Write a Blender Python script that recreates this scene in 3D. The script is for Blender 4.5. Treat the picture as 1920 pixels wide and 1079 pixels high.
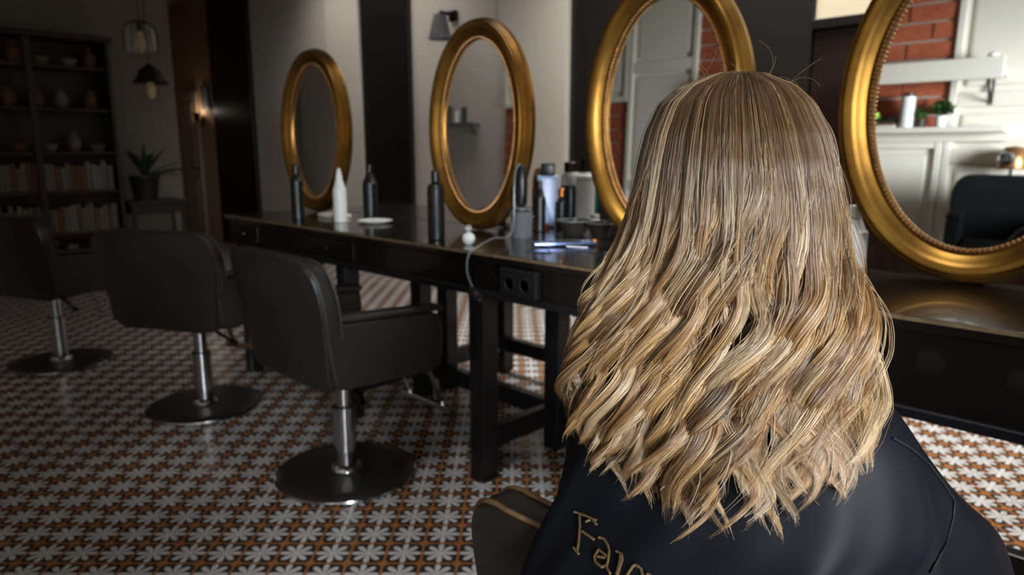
import bpy, bmesh, math, random
import numpy as np
from mathutils import Vector, Matrix
from mathutils.bvhtree import BVHTree

for o in list(bpy.data.objects):
    bpy.data.objects.remove(o)
scene = bpy.context.scene
C = scene.collection
PI = math.pi
R = math.radians

# ------------------------------------------------------------------ camera
FPX, TILT, YAW, CAMH = 1330.0, R(11), R(45), 1.25
cd = bpy.data.cameras.new('camera')
cam = bpy.data.objects.new('camera', cd)
C.objects.link(cam)
cam.location = (0, 0, CAMH)
cam.rotation_euler = (PI / 2 - TILT, 0, YAW)
cd.sensor_width = 36.0
cd.lens = FPX / 1920 * 36
cd.clip_start = 0.02
cd.dof.use_dof = True
cd.dof.focus_distance = 0.80
cd.dof.aperture_fstop = 5.0
scene.camera = cam

# ------------------------------------------------------------------ world, daylight, exposure
w = bpy.data.worlds.new('world')
scene.world = w
w.use_nodes = True
w.node_tree.nodes['Background'].inputs['Color'].default_value = (0.75, 0.85, 1.0, 1)
w.node_tree.nodes['Background'].inputs['Strength'].default_value = 0.3
scene.view_settings.view_transform = 'Standard'
scene.view_settings.look = 'None'
scene.view_settings.exposure = 0.0
scene.view_settings.gamma = 1.0
scene.view_settings.use_curve_mapping = False


def area(name, loc, target, sx, sy, power, col, spread=180):
    l = bpy.data.lights.new(name, 'AREA')
    l.shape = 'RECTANGLE'
    l.size, l.size_y = sx, sy
    l.energy = power
    l.color = col
    l.spread = R(spread)
    o = bpy.data.objects.new(name, l)
    C.objects.link(o)
    o.location = loc
    d = Vector(target) - Vector(loc)
    o.rotation_euler = d.to_track_quat('-Z', 'Y').to_euler()
    return o


# daylight: shop window in the right-hand wall; the other lights are added fills, no known roof lights
area('window_daylight', (1.76, -0.45, 1.55), (-0.30, 0.80, 1.12), 0.8, 1.2, 12, (0.90, 0.95, 1.0), 38)
area('side_fill', (1.76, 0.85, 1.55), (-1.25, -1.0, 1.42), 0.9, 1.2, 24, (0.90, 0.95, 1.0), 46)  # added second beam in the same window, lights the back wall
area('overhead_fill', (-0.85, 0.70, 3.28), (-1.10, 1.95, 0), 1.0, 0.8, 3.8, (0.96, 0.97, 1.0), 48)  # added overhead light for the floor around the near chairs
area('rear_fill', (-1.4, 3.45, 3.28), (-1.4, 3.85, 0), 4.1, 0.8, 80, (1.0, 0.95, 0.88), 102)  # added unseen light for the front wall and rear floor
area('back_left_fill', (-5.5, -0.45, 3.28), (-5.6, -0.95, 1.5), 1.6, 0.5, 3.5, (1.0, 0.96, 0.9), 90)  # added unseen fill for the back wall shown in the second mirror
area('far_fill', (-5.9, 3.55, 3.28), (-5.9, 4.05, 1.2), 2.4, 0.6, 11, (1.0, 0.93, 0.85), 105)  # added unseen fill for the far stretch of front wall

# ------------------------------------------------------------------ helpers


def ray(x, y):
    d = Vector(((x - 960) / FPX, -(y - 539.5) / FPX, -1.0))
    return (Matrix.Rotation(YAW, 3, 'Z') @ Matrix.Rotation(PI / 2 - TILT, 3, 'X')) @ d


def proj(p):
    v = (Matrix.Rotation(YAW, 3, 'Z') @ Matrix.Rotation(PI / 2 - TILT, 3, 'X')).transposed() @ (Vector(p) - Vector((0, 0, CAMH)))
    if v.z > -0.05:
        return None
    return (960 + FPX * v.x / -v.z, 539.5 - FPX * v.y / -v.z)


def obj(name, bm, mat, parent=None, smooth=False, loc=None, rot=None):
    if isinstance(bm, bmesh.types.BMesh):
        me = bpy.data.meshes.new(name)
        bmesh.ops.recalc_face_normals(bm, faces=bm.faces)
        bm.to_mesh(me)
        bm.free()
    else:
        me = bm
    for m in (mat if isinstance(mat, (list, tuple)) else [mat]):
        if m is not None and len(me.materials) < 4 and m.name not in [q.name for q in me.materials if q]:
            me.materials.append(m)
    if smooth:
        me.polygons.foreach_set('use_smooth', [True] * len(me.polygons))
        try:
            me.set_sharp_from_angle(angle=R(42))
        except Exception:
            pass
    o = bpy.data.objects.new(name, me)
    C.objects.link(o)
    if parent:
        o.parent = parent
    if loc:
        o.location = loc
    if rot:
        o.rotation_euler = rot
    return o


def tag(o, label, cat, group=None):
    o['label'] = label
    o['category'] = cat
    if group:
        o['group'] = group
    return o


def thing(name, label, cat, loc=(0, 0, 0), rz=0, group=None, rot=None):
    o = bpy.data.objects.new(name, None)
    o.empty_display_size = 0.05
    C.objects.link(o)
    o.location = loc
    o.rotation_euler = rot if rot else (0, 0, rz)
    return tag(o, label, cat, group)


def struct(o):
    o['kind'] = 'structure'
    return o


def copy_tree(o, parent=None):
    c = o.copy()
    C.objects.link(c)
    c.parent = parent
    for ch in list(o.children):
        copy_tree(ch, c)
    return c


def BM():
    return bmesh.new()


def box(bm, lo, hi, bev=0.0, seg=2, M=None):
    b = bmesh.new()
    bmesh.ops.create_cube(b, size=1.0)
    for v in b.verts:
        v.co = Vector([lo[i] + (v.co[i] + .5) * (hi[i] - lo[i]) for i in range(3)])
    if bev > 0:
        bmesh.ops.bevel(b, geom=list(b.edges), offset=bev, segments=seg, affect='EDGES', profile=.5)
    if M is not None:
        bmesh.ops.transform(b, matrix=M, verts=b.verts)
    join(bm, b)
    return bm


def join(bm, b):
    me = bpy.data.meshes.new('tmp')
    b.to_mesh(me)
    b.free()
    bm.from_mesh(me)
    bpy.data.meshes.remove(me)


def lathe(bm, prof, seg=28, loc=(0, 0, 0), M=None, cap=True):
    b = bmesh.new()
    rings = []
    for r, z in prof:
        rings.append([b.verts.new((r * math.cos(2 * PI * k / seg), r * math.sin(2 * PI * k / seg), z)) for k in range(seg)])
    for i in range(len(rings) - 1):
        for k in range(seg):
            b.faces.new((rings[i][k], rings[i][(k + 1) % seg], rings[i + 1][(k + 1) % seg], rings[i + 1][k]))
    if cap:
        b.faces.new(rings[0][::-1])
        b.faces.new(rings[-1])
    T = Matrix.Translation(loc)
    if M is not None:
        T = T @ M
    bmesh.ops.transform(b, matrix=T, verts=b.verts)
    join(bm, b)
    return bm


def tube(bm, pts, rad, seg=8, closed=False):
    pts = [Vector(p) for p in pts]
    n = len(pts)
    rings = []
    up = Vector((0, 0, 1))
    prev = None
    for i in range(n):
        if closed:
            t = (pts[(i + 1) % n] - pts[i - 1]).normalized()
        else:
            t = (pts[min(i + 1, n - 1)] - pts[max(i - 1, 0)]).normalized()
        if prev is None:
            s = t.cross(up)
            if s.length < 1e-3:
                s = t.cross(Vector((1, 0, 0)))
        else:
            s = prev - t * prev.dot(t)
        s.normalize()
        prev = s
        q = t.cross(s)
        r = rad[i] if hasattr(rad, '__len__') else rad
        rings.append([bm.verts.new(pts[i] + (s * math.cos(2 * PI * k / seg) + q * math.sin(2 * PI * k / seg)) * r) for k in range(seg)])
    for i in range(n if closed else n - 1):
        a, b2 = rings[i], rings[(i + 1) % n]
        for k in range(seg):
            bm.faces.new((a[k], a[(k + 1) % seg], b2[(k + 1) % seg], b2[k]))
    if not closed:
        bm.faces.new(rings[0][::-1])
        bm.faces.new(rings[-1])
    return bm


def extrude_outline(bm, pts, depth, axis=1, bev=0.0):
    """closed outline (list of 2D), extruded along axis from 0 to depth"""
    b = bmesh.new()

    def p3(p, d):
        if axis == 1:
            return (p[0], d, p[1])
        if axis == 0:
            return (d, p[0], p[1])
        return (p[0], p[1], d)
    f = b.faces.new([b.verts.new(p3(p, 0)) for p in pts])
    r = bmesh.ops.extrude_face_region(b, geom=[f])
    vs = [e for e in r['geom'] if isinstance(e, bmesh.types.BMVert)]
    d = Vector((0, 0, 0))
    d[axis] = depth
    bmesh.ops.translate(b, vec=d, verts=vs)
    bmesh.ops.recalc_face_normals(b, faces=b.faces)
    if bev > 0:
        es = [e for e in b.edges if len(e.link_faces) == 2 and any(len(f.verts) > 4 for f in e.link_faces)]
        bmesh.ops.bevel(b, geom=es, offset=bev, segments=3, affect='EDGES', profile=.5)
    join(bm, b)
    return bm


def round_poly(pts, rads, n=6):
    out = []
    m = len(pts)
    for i in range(m):
        p = Vector(pts[i])
        a = Vector(pts[i - 1]) - p
        b = Vector(pts[(i + 1) % m]) - p
        r = rads[i] if hasattr(rads, '__len__') else rads
        if r <= 0:
            out.append(tuple(p))
            continue
        p0 = p + a.normalized() * r
        p1 = p + b.normalized() * r
        for k in range(n + 1):
            t = k / n
            q = p0 * (1 - t) ** 2 + p * 2 * t * (1 - t) + p1 * t * t
            out.append((q.x, q.y))
    return out


# ------------------------------------------------------------------ materials


def mat(name, col, rough=.5, metal=0.0, var=0.0, scale=8.0, bump=0.0, bscale=60.0, coat=0.0, emit=None, estr=0, col2=None, trans=0.0, sheen=0.0, spec=0.5):
    m = bpy.data.materials.new(name)
    m.use_nodes = True
    nt = m.node_tree
    b = nt.nodes['Principled BSDF']
    b.inputs['Base Color'].default_value = (*col, 1)
    b.inputs['Roughness'].default_value = rough
    b.inputs['Metallic'].default_value = metal
    b.inputs['Coat Weight'].default_value = coat
    b.inputs['Transmission Weight'].default_value = trans
    b.inputs['Sheen Weight'].default_value = sheen
    b.inputs['Specular IOR Level'].default_value = spec
    if emit:
        b.inputs['Emission Color'].default_value = (*emit, 1)
        b.inputs['Emission Strength'].default_value = estr
    if var > 0 or col2:
        tc = nt.nodes.new('ShaderNodeTexCoord')
        n = nt.nodes.new('ShaderNodeTexNoise')
        n.inputs['Scale'].default_value = scale
        n.inputs['Detail'].default_value = 4
        nt.links.new(tc.outputs['Object'], n.inputs['Vector'])
        rp = nt.nodes.new('ShaderNodeValToRGB')
        rp.color_ramp.elements[0].position = .3
        rp.color_ramp.elements[1].position = .7
        c2 = col2 if col2 else tuple(min(1, c * (1 + var)) for c in col)
        c1 = col if col2 else tuple(c * (1 - var) for c in col)
        rp.color_ramp.elements[0].color = (*c1, 1)
        rp.color_ramp.elements[1].color = (*c2, 1)
        nt.links.new(n.outputs['Fac'], rp.inputs['Fac'])
        nt.links.new(rp.outputs['Color'], b.inputs['Base Color'])
    if bump > 0:
        tc = nt.nodes.new('ShaderNodeTexCoord')
        n = nt.nodes.new('ShaderNodeTexNoise')
        n.inputs['Scale'].default_value = bscale
        n.inputs['Detail'].default_value = 3
        nt.links.new(tc.outputs['Object'], n.inputs['Vector'])
        bp = nt.nodes.new('ShaderNodeBump')
        bp.inputs['Strength'].default_value = bump
        bp.inputs['Distance'].default_value = .01
        nt.links.new(n.outputs['Fac'], bp.inputs['Height'])
        nt.links.new(bp.outputs['Normal'], b.inputs['Normal'])
    return m


def s2l(r, g, b):
    return tuple((c / 255 / 12.92) if c / 255 <= .04045 else ((c / 255 + .055) / 1.055) ** 2.4 for c in (r, g, b))


M = {}
M['white_wall'] = mat('white_plaster', s2l(205, 198, 188), .6, var=.04, scale=1.5, bump=.05)
M['cream_wall'] = mat('cream_plaster', s2l(214, 203, 175), .6, var=.03, scale=1.5)
M['tan_wall'] = mat('tan_plaster', s2l(190, 150, 115), .7, var=.08, scale=1.2)
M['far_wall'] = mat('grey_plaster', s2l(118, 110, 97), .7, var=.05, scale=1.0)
M['ceiling'] = mat('ceiling_paint', s2l(170, 165, 158), .7, var=.02)
M['black_panel'] = mat('black_panel', s2l(26, 25, 23), .36, var=.15, scale=1.5, bump=.02, bscale=20)
M['brown_lacquer'] = mat('brown_lacquer', s2l(30, 20, 17), .12, var=.4, scale=2.0, coat=.3)
M['black_trim'] = mat('black_trim', s2l(24, 23, 22), .3, var=.1)
M['table'] = mat('black_table_lacquer', s2l(17, 15, 14), .24, var=.2, scale=3, coat=.4, bump=.012, bscale=30)
M['table_edge'] = mat('worn_table_edge', s2l(110, 92, 66), .4, var=.35, scale=30)
M['table_leg'] = mat('black_table_leg', s2l(22, 22, 24), .3, var=.2, scale=5)
M['gold'] = mat('antique_gold', s2l(172, 128, 56), .34, .9, scale=7, col2=s2l(122, 84, 34), bump=.04, bscale=25)
M['bead_gold'] = mat('bronze_beads', s2l(176, 130, 84), .35, .85, var=.3, scale=40)
M['mirror'] = mat('mirror_glass', (.86, .87, .86), .02, 1.0, var=.015, scale=3)
M['leather'] = mat('black_leather', s2l(33, 31, 30), .38, var=.12, scale=6, bump=.12, bscale=220)
M['piping'] = mat('tan_piping', s2l(112, 84, 56), .5, var=.3, scale=50)
M['chrome'] = mat('brushed_chrome', s2l(190, 192, 196), .16, 1.0, var=.06, scale=30)
M['base_steel'] = mat('satin_steel', s2l(120, 118, 114), .42, 1.0, var=.08, scale=12)
M['dark_chrome'] = mat('dark_steel', s2l(90, 90, 90), .22, 1.0, var=.1, scale=20)
M['black_plastic'] = mat('black_plastic', s2l(22, 22, 23), .35, var=.15, scale=10)
M['cape'] = mat('black_satin', s2l(18, 19, 25), .55, var=.10, scale=5, bump=.02, bscale=10, spec=.13)
M['seam'] = mat('dark_seam', s2l(10, 10, 12), .6, var=.1)
M['embroidery'] = mat('gold_thread', s2l(104, 80, 45), .6, var=.3, scale=300, bump=.5, bscale=900)
M['dark_piping'] = mat('dark_piping', s2l(44, 40, 36), .5, var=.2, scale=50)
M['black_cloth'] = mat('black_cloth', s2l(14, 14, 15), .9, var=.1, spec=.1)
M['skin'] = mat('skin', s2l(205, 160, 135), .5, var=.05, scale=6)
M['trousers'] = mat('dark_denim', s2l(28, 30, 38), .8, var=.15, scale=30)
M['white_bottle'] = mat('white_plastic', s2l(225, 225, 222), .35, var=.04, scale=6)
M['blue_bottle'] = mat('pale_blue_plastic', s2l(168, 188, 224), .35, var=.05, scale=6)
M['teal_bottle'] = mat('dark_teal_plastic', s2l(22, 44, 54), .25, var=.1, scale=6)
M['green_plastic'] = mat('green_plastic', s2l(20, 110, 92), .35, var=.1, scale=6)
M['grey_label'] = mat('grey_label', s2l(185, 185, 180), .5, var=.25, scale=70)
M['amber'] = mat('amber_glass', s2l(150, 92, 30), .12, var=.15, scale=8)
M['grey_plastic'] = mat('grey_plastic', s2l(120, 122, 126), .3, .3, var=.1, scale=10)
M['dark_bowl'] = mat('smoke_bowl', s2l(48, 46, 44), .2, var=.15, scale=6)
M['blue_steel'] = mat('blue_steel', s2l(120, 140, 185), .25, .9, var=.2, scale=30)
M['copper'] = mat('copper', s2l(200, 120, 60), .3, .9, var=.1)
M['glass_knob'] = mat('clear_crystal', (.95, .97, .97), .05, trans=.75, var=.01)
M['red_leather'] = mat('red_cover', s2l(110, 45, 34), .5, var=.15, scale=12)
M['porcelain'] = mat('white_porcelain', s2l(232, 232, 228), .2, var=.02)
M['paper'] = mat('paper', s2l(215, 208, 190), .7, var=.06, scale=20)
M['dark_wood'] = mat('dark_wood', s2l(40, 30, 23), .4, var=.35, scale=4, bump=.04)
M['book_pale'] = mat('pale_binding', s2l(112, 105, 90), .6, var=.1, scale=10)
M['book_brown'] = mat('brown_binding', s2l(105, 72, 48), .6, var=.2, scale=10)
M['book_grey'] = mat('grey_binding', s2l(120, 125, 120), .6, var=.15, scale=10)
M['leaf'] = mat('palm_leaf', s2l(45, 58, 34), .5, var=.3, scale=10)
M['herb'] = mat('herb_leaf', s2l(62, 98, 40), .5, var=.35, scale=40)
M['pot'] = mat('dark_pot', s2l(34, 31, 28), .5, var=.15)
M['lamp_metal'] = mat('lamp_iron', s2l(38, 34, 30), .4, .6, var=.2)
M['bulb'] = mat('bulb_glow', s2l(150, 138, 118), .3, emit=s2l(255, 205, 140), estr=.03, var=.01)
M['lamp_glass'] = mat('lamp_glass', (.95, .96, .95), .05, trans=1.0, var=.01)
M['white_joinery'] = mat('white_joinery', s2l(226, 222, 208), .4, var=.03, scale=2)
M['mortar'] = mat('mortar', s2l(165, 150, 138), .85, var=.12, scale=20)
M['brick'] = mat('red_brick', s2l(182, 98, 62), .8, col2=s2l(146, 70, 45), scale=9, bump=.3, bscale=60)
M['towel'] = mat('white_towel', s2l(228, 228, 230), .9, var=.04, scale=60, bump=.6, bscale=300)
M['lime'] = mat('lime_plastic', s2l(150, 205, 60), .4, var=.05)
M['door_white'] = mat('door_paint', s2l(176, 150, 122), .5, var=.05)
M['grey_frame'] = mat('blue_grey_print', s2l(120, 128, 140), .5, var=.2, scale=9)


def tile_material():
    m = bpy.data.materials.new('encaustic_tile')
    m.use_nodes = True
    nt = m.node_tree
    N, L = nt.nodes, nt.links
    b = N['Principled BSDF']

    def val(x):
        return x

    def mth(op, a, c=None, d=None):
        n = N.new('ShaderNodeMath')
        n.operation = op
        for i, x in enumerate((a, c, d)):
            if x is None:
                continue
            if isinstance(x, (int, float)):
                n.inputs[i].default_value = x
            else:
                L.new(x, n.inputs[i])
        return n.outputs[0]
    uv = N.new('ShaderNodeUVMap')
    sp = N.new('ShaderNodeSeparateXYZ')
    L.new(uv.outputs['UV'], sp.inputs[0])
    x, y = sp.outputs[0], sp.outputs[1]
    # pattern lattice turned by 45 degrees: one flower in the middle of the tile, quarters in the corners
    p = mth('ADD', x, y)
    q = mth('SUBTRACT', x, y)
    p = mth('SUBTRACT', mth('FRACT', mth('ADD', p, 10.5)), .5)
    q = mth('SUBTRACT', mth('FRACT', mth('ADD', q, 10.5)), .5)
    r = mth('SQRT', mth('ADD', mth('MULTIPLY', p, p), mth('MULTIPLY', q, q)))
    th = mth('ARCTAN2', q, p)
    a = mth('SUBTRACT', mth('MODULO', mth('ADD', th, 8 * PI + PI / 8), PI / 4), PI / 8)
    al = mth('MULTIPLY', r, mth('COSINE', a))
    ac = mth('MULTIPLY', r, mth('SINE', a))
    e1 = mth('DIVIDE', mth('SUBTRACT', al, .262), .20)
    wd = mth('MULTIPLY_ADD', al, .13, .040)
    e2 = mth('DIVIDE', ac, wd)
    el = mth('ADD', mth('MULTIPLY', e1, e1), mth('MULTIPLY', e2, e2))
    petal = mth('LESS_THAN', el, 1.0)
    core = mth('LESS_THAN', r, .085)
    white = mth('MAXIMUM', petal, core)
    edge = mth('MAXIMUM', mth('ABSOLUTE', p), mth('ABSOLUTE', q))
    edmin = mth('MINIMUM', mth('ABSOLUTE', p), mth('ABSOLUTE', q))
    trel = mth('GREATER_THAN', edge, .467)
    corner = mth('GREATER_THAN', mth('ADD', mth('ABSOLUTE', p), mth('ABSOLUTE', q)), .82)
    orange = mth('MAXIMUM', trel, corner)
    nz = N.new('ShaderNodeTexNoise')
    nz.inputs['Scale'].default_value = 14
    nz.inputs['Detail'].default_value = 5
    tc = N.new('ShaderNodeNewGeometry')
    L.new(tc.outputs['Position'], nz.inputs['Vector'])

    def mixc(f, c1, c2):
        n = N.new('ShaderNodeMix')
        n.data_type = 'RGBA'
        L.new(f, n.inputs[0])
        for i, c in ((6, c1), (7, c2)):
            if isinstance(c, tuple):
                n.inputs[i].default_value = (*c, 1)
            else:
                L.new(c, n.inputs[i])
        return n.outputs[2]
    g = mixc(nz.outputs['Fac'], s2l(30, 26, 24), s2l(86, 74, 64))
    o = mixc(nz.outputs['Fac'], s2l(160, 94, 46), s2l(196, 136, 84))
    wt = mixc(nz.outputs['Fac'], s2l(205, 204, 204), s2l(238, 238, 238))
    c = mixc(orange, g, o)
    c = mixc(white, c, wt)
    L.new(c, b.inputs['Base Color'])
    b.inputs['Roughness'].default_value = .22
    b.inputs['Specular IOR Level'].default_value = .5
    bp = N.new('ShaderNodeBump')
    bp.inputs['Strength'].default_value = .06
    bp.inputs['Distance'].default_value = .01
    L.new(nz.outputs['Fac'], bp.inputs['Height'])
    L.new(bp.outputs['Normal'], b.inputs['Normal'])
    return m


M['tile'] = tile_material()
M['grout'] = mat('grout', s2l(120, 108, 96), .85, var=.1, scale=20)

# ================================================================== the room
XR, YB, YF, ZC = 1.80, -1.0, 4.15, 3.30
XE = -8.2          # end wall with the bookcase
XC = -11.3         # end of the passage behind it

floor = struct(obj('floor', box(BM(), (XC - .1, YB - .1, -.1), (XR + .1, YF + .1, -.006)), M['grout']))

TS = 0.16


def tile_mesh(name):
    bm = BM()
    g, h = .0008, TS / 2
    lo = [bm.verts.new((sx * (h - g), sy * (h - g), -.008)) for sx, sy in ((-1, -1), (1, -1), (1, 1), (-1, 1))]
    md = [bm.verts.new((sx * (h - g), sy * (h - g), -.001)) for sx, sy in ((-1, -1), (1, -1), (1, 1), (-1, 1))]
    up = [bm.verts.new((sx * (h - g - .001), sy * (h - g - .001), 0)) for sx, sy in ((-1, -1), (1, -1), (1, 1), (-1, 1))]
    bm.faces.new(up)
    for k in range(4):
        bm.faces.new((lo[k], lo[(k + 1) % 4], md[(k + 1) % 4], md[k]))
        bm.faces.new((md[k], md[(k + 1) % 4], up[(k + 1) % 4], up[k]))
    uvl = bm.loops.layers.uv.new('UVMap')
    for f in bm.faces:
        for l in f.loops:
            l[uvl].uv = (l.vert.co.x / TS + .5, l.vert.co.y / TS + .5)
    me = bpy.data.meshes.new(name)
    bm.to_mesh(me)
    bm.free()
    me.materials.append(M['tile'])
    return me


tme = tile_mesh('floor_tile')
cand, rest = [], []
nx0, nx1 = int(XC / TS), int(XR / TS)
ny0, ny1 = int(YB / TS), int(YF / TS)
for i in range(nx0, nx1 + 1):
    for j in range(ny0, ny1 + 1):
        p = (i * TS, j * TS, 0)
        if p[0] < XE and p[1] < 3.0:
            continue
        q = proj(p)
        if q and -30 < q[0] < 1950 and 560 < q[1] < 1105 and not (1040 < q[0] < 1640) and not (865 < q[0] < 1040 and q[1] > 1000):
            cand.append((p[0] ** 2 + p[1] ** 2, p))
        else:
            rest.append(p)
cand.sort()
for k, (d, p) in enumerate(cand[:300]):
    o = bpy.data.objects.new('floor_tile', tme)
    C.objects.link(o)
    o.parent = floor
    o.location = p
rest += [p for d, p in cand[300:]]
vs, fs, uvs = [], [], []
for p in rest:
    b0 = len(vs)
    h = TS / 2 - .0012
    for sx, sy in ((-1, -1), (1, -1), (1, 1), (-1, 1)):
        vs.append((p[0] + sx * h, p[1] + sy * h, 0))
        uvs.append((.5 + sx * .495, .5 + sy * .495))
    fs.append((b0, b0 + 1, b0 + 2, b0 + 3))
me = bpy.data.meshes.new('far_floor_tiles')
me.from_pydata(vs, [], fs)
ul = me.uv_layers.new(name='UVMap')
ul.data.foreach_set('uv', np.array(uvs, dtype=np.float32).ravel())
far = obj('far_floor_tiles', me, M['tile'], floor)
far['kind'] = 'stuff'

# ceiling with openings added for the unseen fill lights
holes = ((-1.37, -.33, .28, 1.12), (-3.50, .70, 3.0, 3.9), (-7.15, -4.65, 3.22, 3.88), (-6.35, -4.65, -.75, -.15))
xs = sorted({XC - .1, XR + .1} | {h[0] for h in holes} | {h[1] for h in holes})
bm = BM()
for x0, x1 in zip(xs[:-1], xs[1:]):
    cuts = sorted((h[2], h[3]) for h in holes if h[0] <= x0 and h[1] >= x1)
    y = YB - .1
    for c0, c1 in cuts + [(YF + .1, None)]:
        box(bm, (x0, y, ZC), (x1, c0, ZC + .08))
        y = c1
struct(obj('ceiling', bm, M['ceiling']))
for k, (ox0, ox1, oy0, oy1) in enumerate(holes):
    bm = BM()
    t = .05
    for lo, hi in (((ox0 - t, oy0 - t), (ox0, oy1 + t)), ((ox1, oy0 - t), (ox1 + t, oy1 + t)), ((ox0, oy0 - t), (ox1, oy0)), ((ox0, oy1), (ox1, oy1 + t))):
        box(bm, (*lo, ZC - .02), (*hi, ZC + .12))
    struct(obj('window_%d' % (k + 2), bm, M['white_joinery']))  # frame of an invented ceiling opening around a fill light

# front wall (behind the stations)
wf = struct(obj('wall_front', box(BM(), (XC - .1, YF, 0), (XR + .1, YF + .1, ZC)), M['white_wall']))
for x0, x1 in ((-9.78, -8.64), (-6.20, -5.44), (-3.50, -1.745)):
    obj('dark_panel', box(BM(), (x0, YF - .05, 0), (x1, YF - .0005, ZC), .004), M['black_panel'], wf)
obj('pilaster', box(BM(), (-4.21, YF - .09, 0), (-3.505, YF - .0005, ZC), .004), M['white_wall'], wf)
obj('pilaster', box(BM(), (-6.81, YF - .07, 0), (-6.205, YF - .0005, ZC), .004), M['white_wall'], wf)
obj('tan_panel', box(BM(), (XC, YF - .02, 0), (-9.79, YF - .0005, ZC), .003), M['tan_wall'], wf)
bx0 = -1.742
for i in range(5):
    x0 = bx0 + i * .71
    obj('lacquer_panel', box(BM(), (x0 + .003, YF - .04, .10), (min(x0 + .707, XR), YF - .0005, 1.90), .006), M['brown_lacquer'], wf)
obj('panel_rail', box(BM(), (bx0, YF - .07, 1.902), (XR, YF - .0005, 1.955), .004), M['black_trim'], wf)
obj('cream_panel', box(BM(), (bx0, YF - .03, 1.957), (XR, YF - .0005, ZC), .003), M['cream_wall'], wf)
struct(obj('baseboard_front', box(BM(), (-8.6, YF - .115, 0), (-3.51, YF - .0915, .10), .003), M['white_joinery']))

# small wall lamp bracket above the second mirror
wl = thing('wall_lamp', 'small dark wall lamp with pale shade on white wall above second mirror', 'lamp', (-4.84, YF - .001, 2.36))
bm = BM(); box(bm, (-.05, -.03, -.04), (.05, 0, .05), .01); box(bm, (-.02, -.16, .0), (.02, -.02, .03), .008)
obj('bracket', bm, M['lamp_metal'], wl)
bm = BM(); lathe(bm, [(.05, 0), (.10, -.20), (.097, -.20), (.047, 0)], 24, (.0, -.16, .0), cap=False)
obj('shade', bm, M['grey_plastic'], wl, True)

# end wall and the passage beside it
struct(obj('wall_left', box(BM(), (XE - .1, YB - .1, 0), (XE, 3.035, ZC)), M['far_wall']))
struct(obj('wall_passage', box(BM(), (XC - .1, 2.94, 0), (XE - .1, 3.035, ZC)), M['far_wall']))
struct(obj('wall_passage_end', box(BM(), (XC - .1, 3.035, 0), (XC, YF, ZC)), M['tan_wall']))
d1 = struct(obj('door_1', box(BM(), (-11.12, YF - .06, 0), (-10.32, YF - .022, 2.05), .006), M['door_white']))
for z0, z1 in ((.18, .85), (1.0, 1.9)):
    obj('door_panel', box(BM(), (-11.0, YF - .072, z0), (-10.44, YF - .0605, z1), .008), M['door_white'], d1)
bm = BM(); tube(bm, [(-10.40, YF - .06, 1.0), (-10.40, YF - .11, 1.0), (-10.52, YF - .11, 1.0)], .01)
obj('door_handle', bm, M['dark_chrome'], d1, True)
pf = thing('picture_frame', 'small blue-grey framed print beside the passage door', 'picture', (-10.05, YF - .021, 1.95))
bm = BM()
for lo, hi in (((-.11, -.02, -.16), (-.095, 0, .16)), ((.095, -.02, -.16), (.11, 0, .16)), ((-.095, -.02, -.16), (.095, 0, -.145)), ((-.095, -.02, .145), (.095, 0, .16))):
    box(bm, lo, hi)
obj('frame', bm, M['lamp_metal'], pf)
obj('print', box(BM(), (-.094, -.012, -.144), (.094, -.004, .144)), M['grey_frame'], pf)

sc = thing('added_sconce', 'small warm wall lamp added below the framed print in the passage', 'lamp', (-10.20, YF - .021, 1.62))  # guessed lamp, added to warm and brighten the passage
bm = BM(); box(bm, (-.035, -.02, -.06), (.035, 0, .06), .008); tube(bm, [(0, -.02, 0), (0, -.07, .0), (0, -.09, .03)], .008, 8)
obj('bracket', bm, M['lamp_metal'], sc, True)
bm = BM(); lathe(bm, [(.028, 0), (.05, .10), (.048, .10), (.026, .0)], 24, (0, -.09, .03), cap=False)
obj('lamp_shade', bm, M['lamp_metal'], sc, True)
bm = BM(); lathe(bm, [(.010, .0), (.02, .03), (.018, .06), (.0, .075)], 16, (0, -.09, .035), cap=False)
obj('bulb', bm, M['bulb'], sc, True)
pl = bpy.data.lights.new('passage_fill', 'POINT'); pl.energy = 0.9; pl.color = (1.0, .84, .66); pl.shadow_soft_size = .02  # added glow for the dim passage wall
po = bpy.data.objects.new('passage_fill', pl); C.objects.link(po); po.parent = sc; po.location = (0, -.09, .16)

# right wall with the shop window
bm = BM()
wy0, wy1, wz0, wz1 = -.88, 1.33, .90, 2.20
for lo, hi in (((YB - .1, 0), (wy0, ZC)), ((wy1, 0), (YF + .1, ZC)), ((wy0, 0), (wy1, wz0)), ((wy0, wz1), (wy1, ZC))):
    box(bm, (XR, lo[0], lo[1]), (XR + .1, hi[0], hi[1]))
struct(obj('wall_right', bm, M['white_wall']))
w1 = bpy.data.objects.new('window_1', None)
C.objects.link(w1)
w1.location = (XR, .3, wz0)
struct(w1)
bm = BM()
t = .06
for lo, hi in (((wy0, wz0), (wy0 + t, wz1)), ((wy1 - t, wz0), (wy1, wz1)), ((wy0 + t, wz0), (wy1 - t, wz0 + t)), ((wy0 + t, wz1 - t), (wy1 - t, wz1)), ((.12, wz0 + t), (.24, wz1 - t))):
    box(bm, (XR + .02, lo[0], lo[1]), (XR + .08, hi[0], hi[1]))
f = obj('window_frame', bm, M['white_joinery'])
f.parent = w1
f.location = -w1.location

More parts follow.
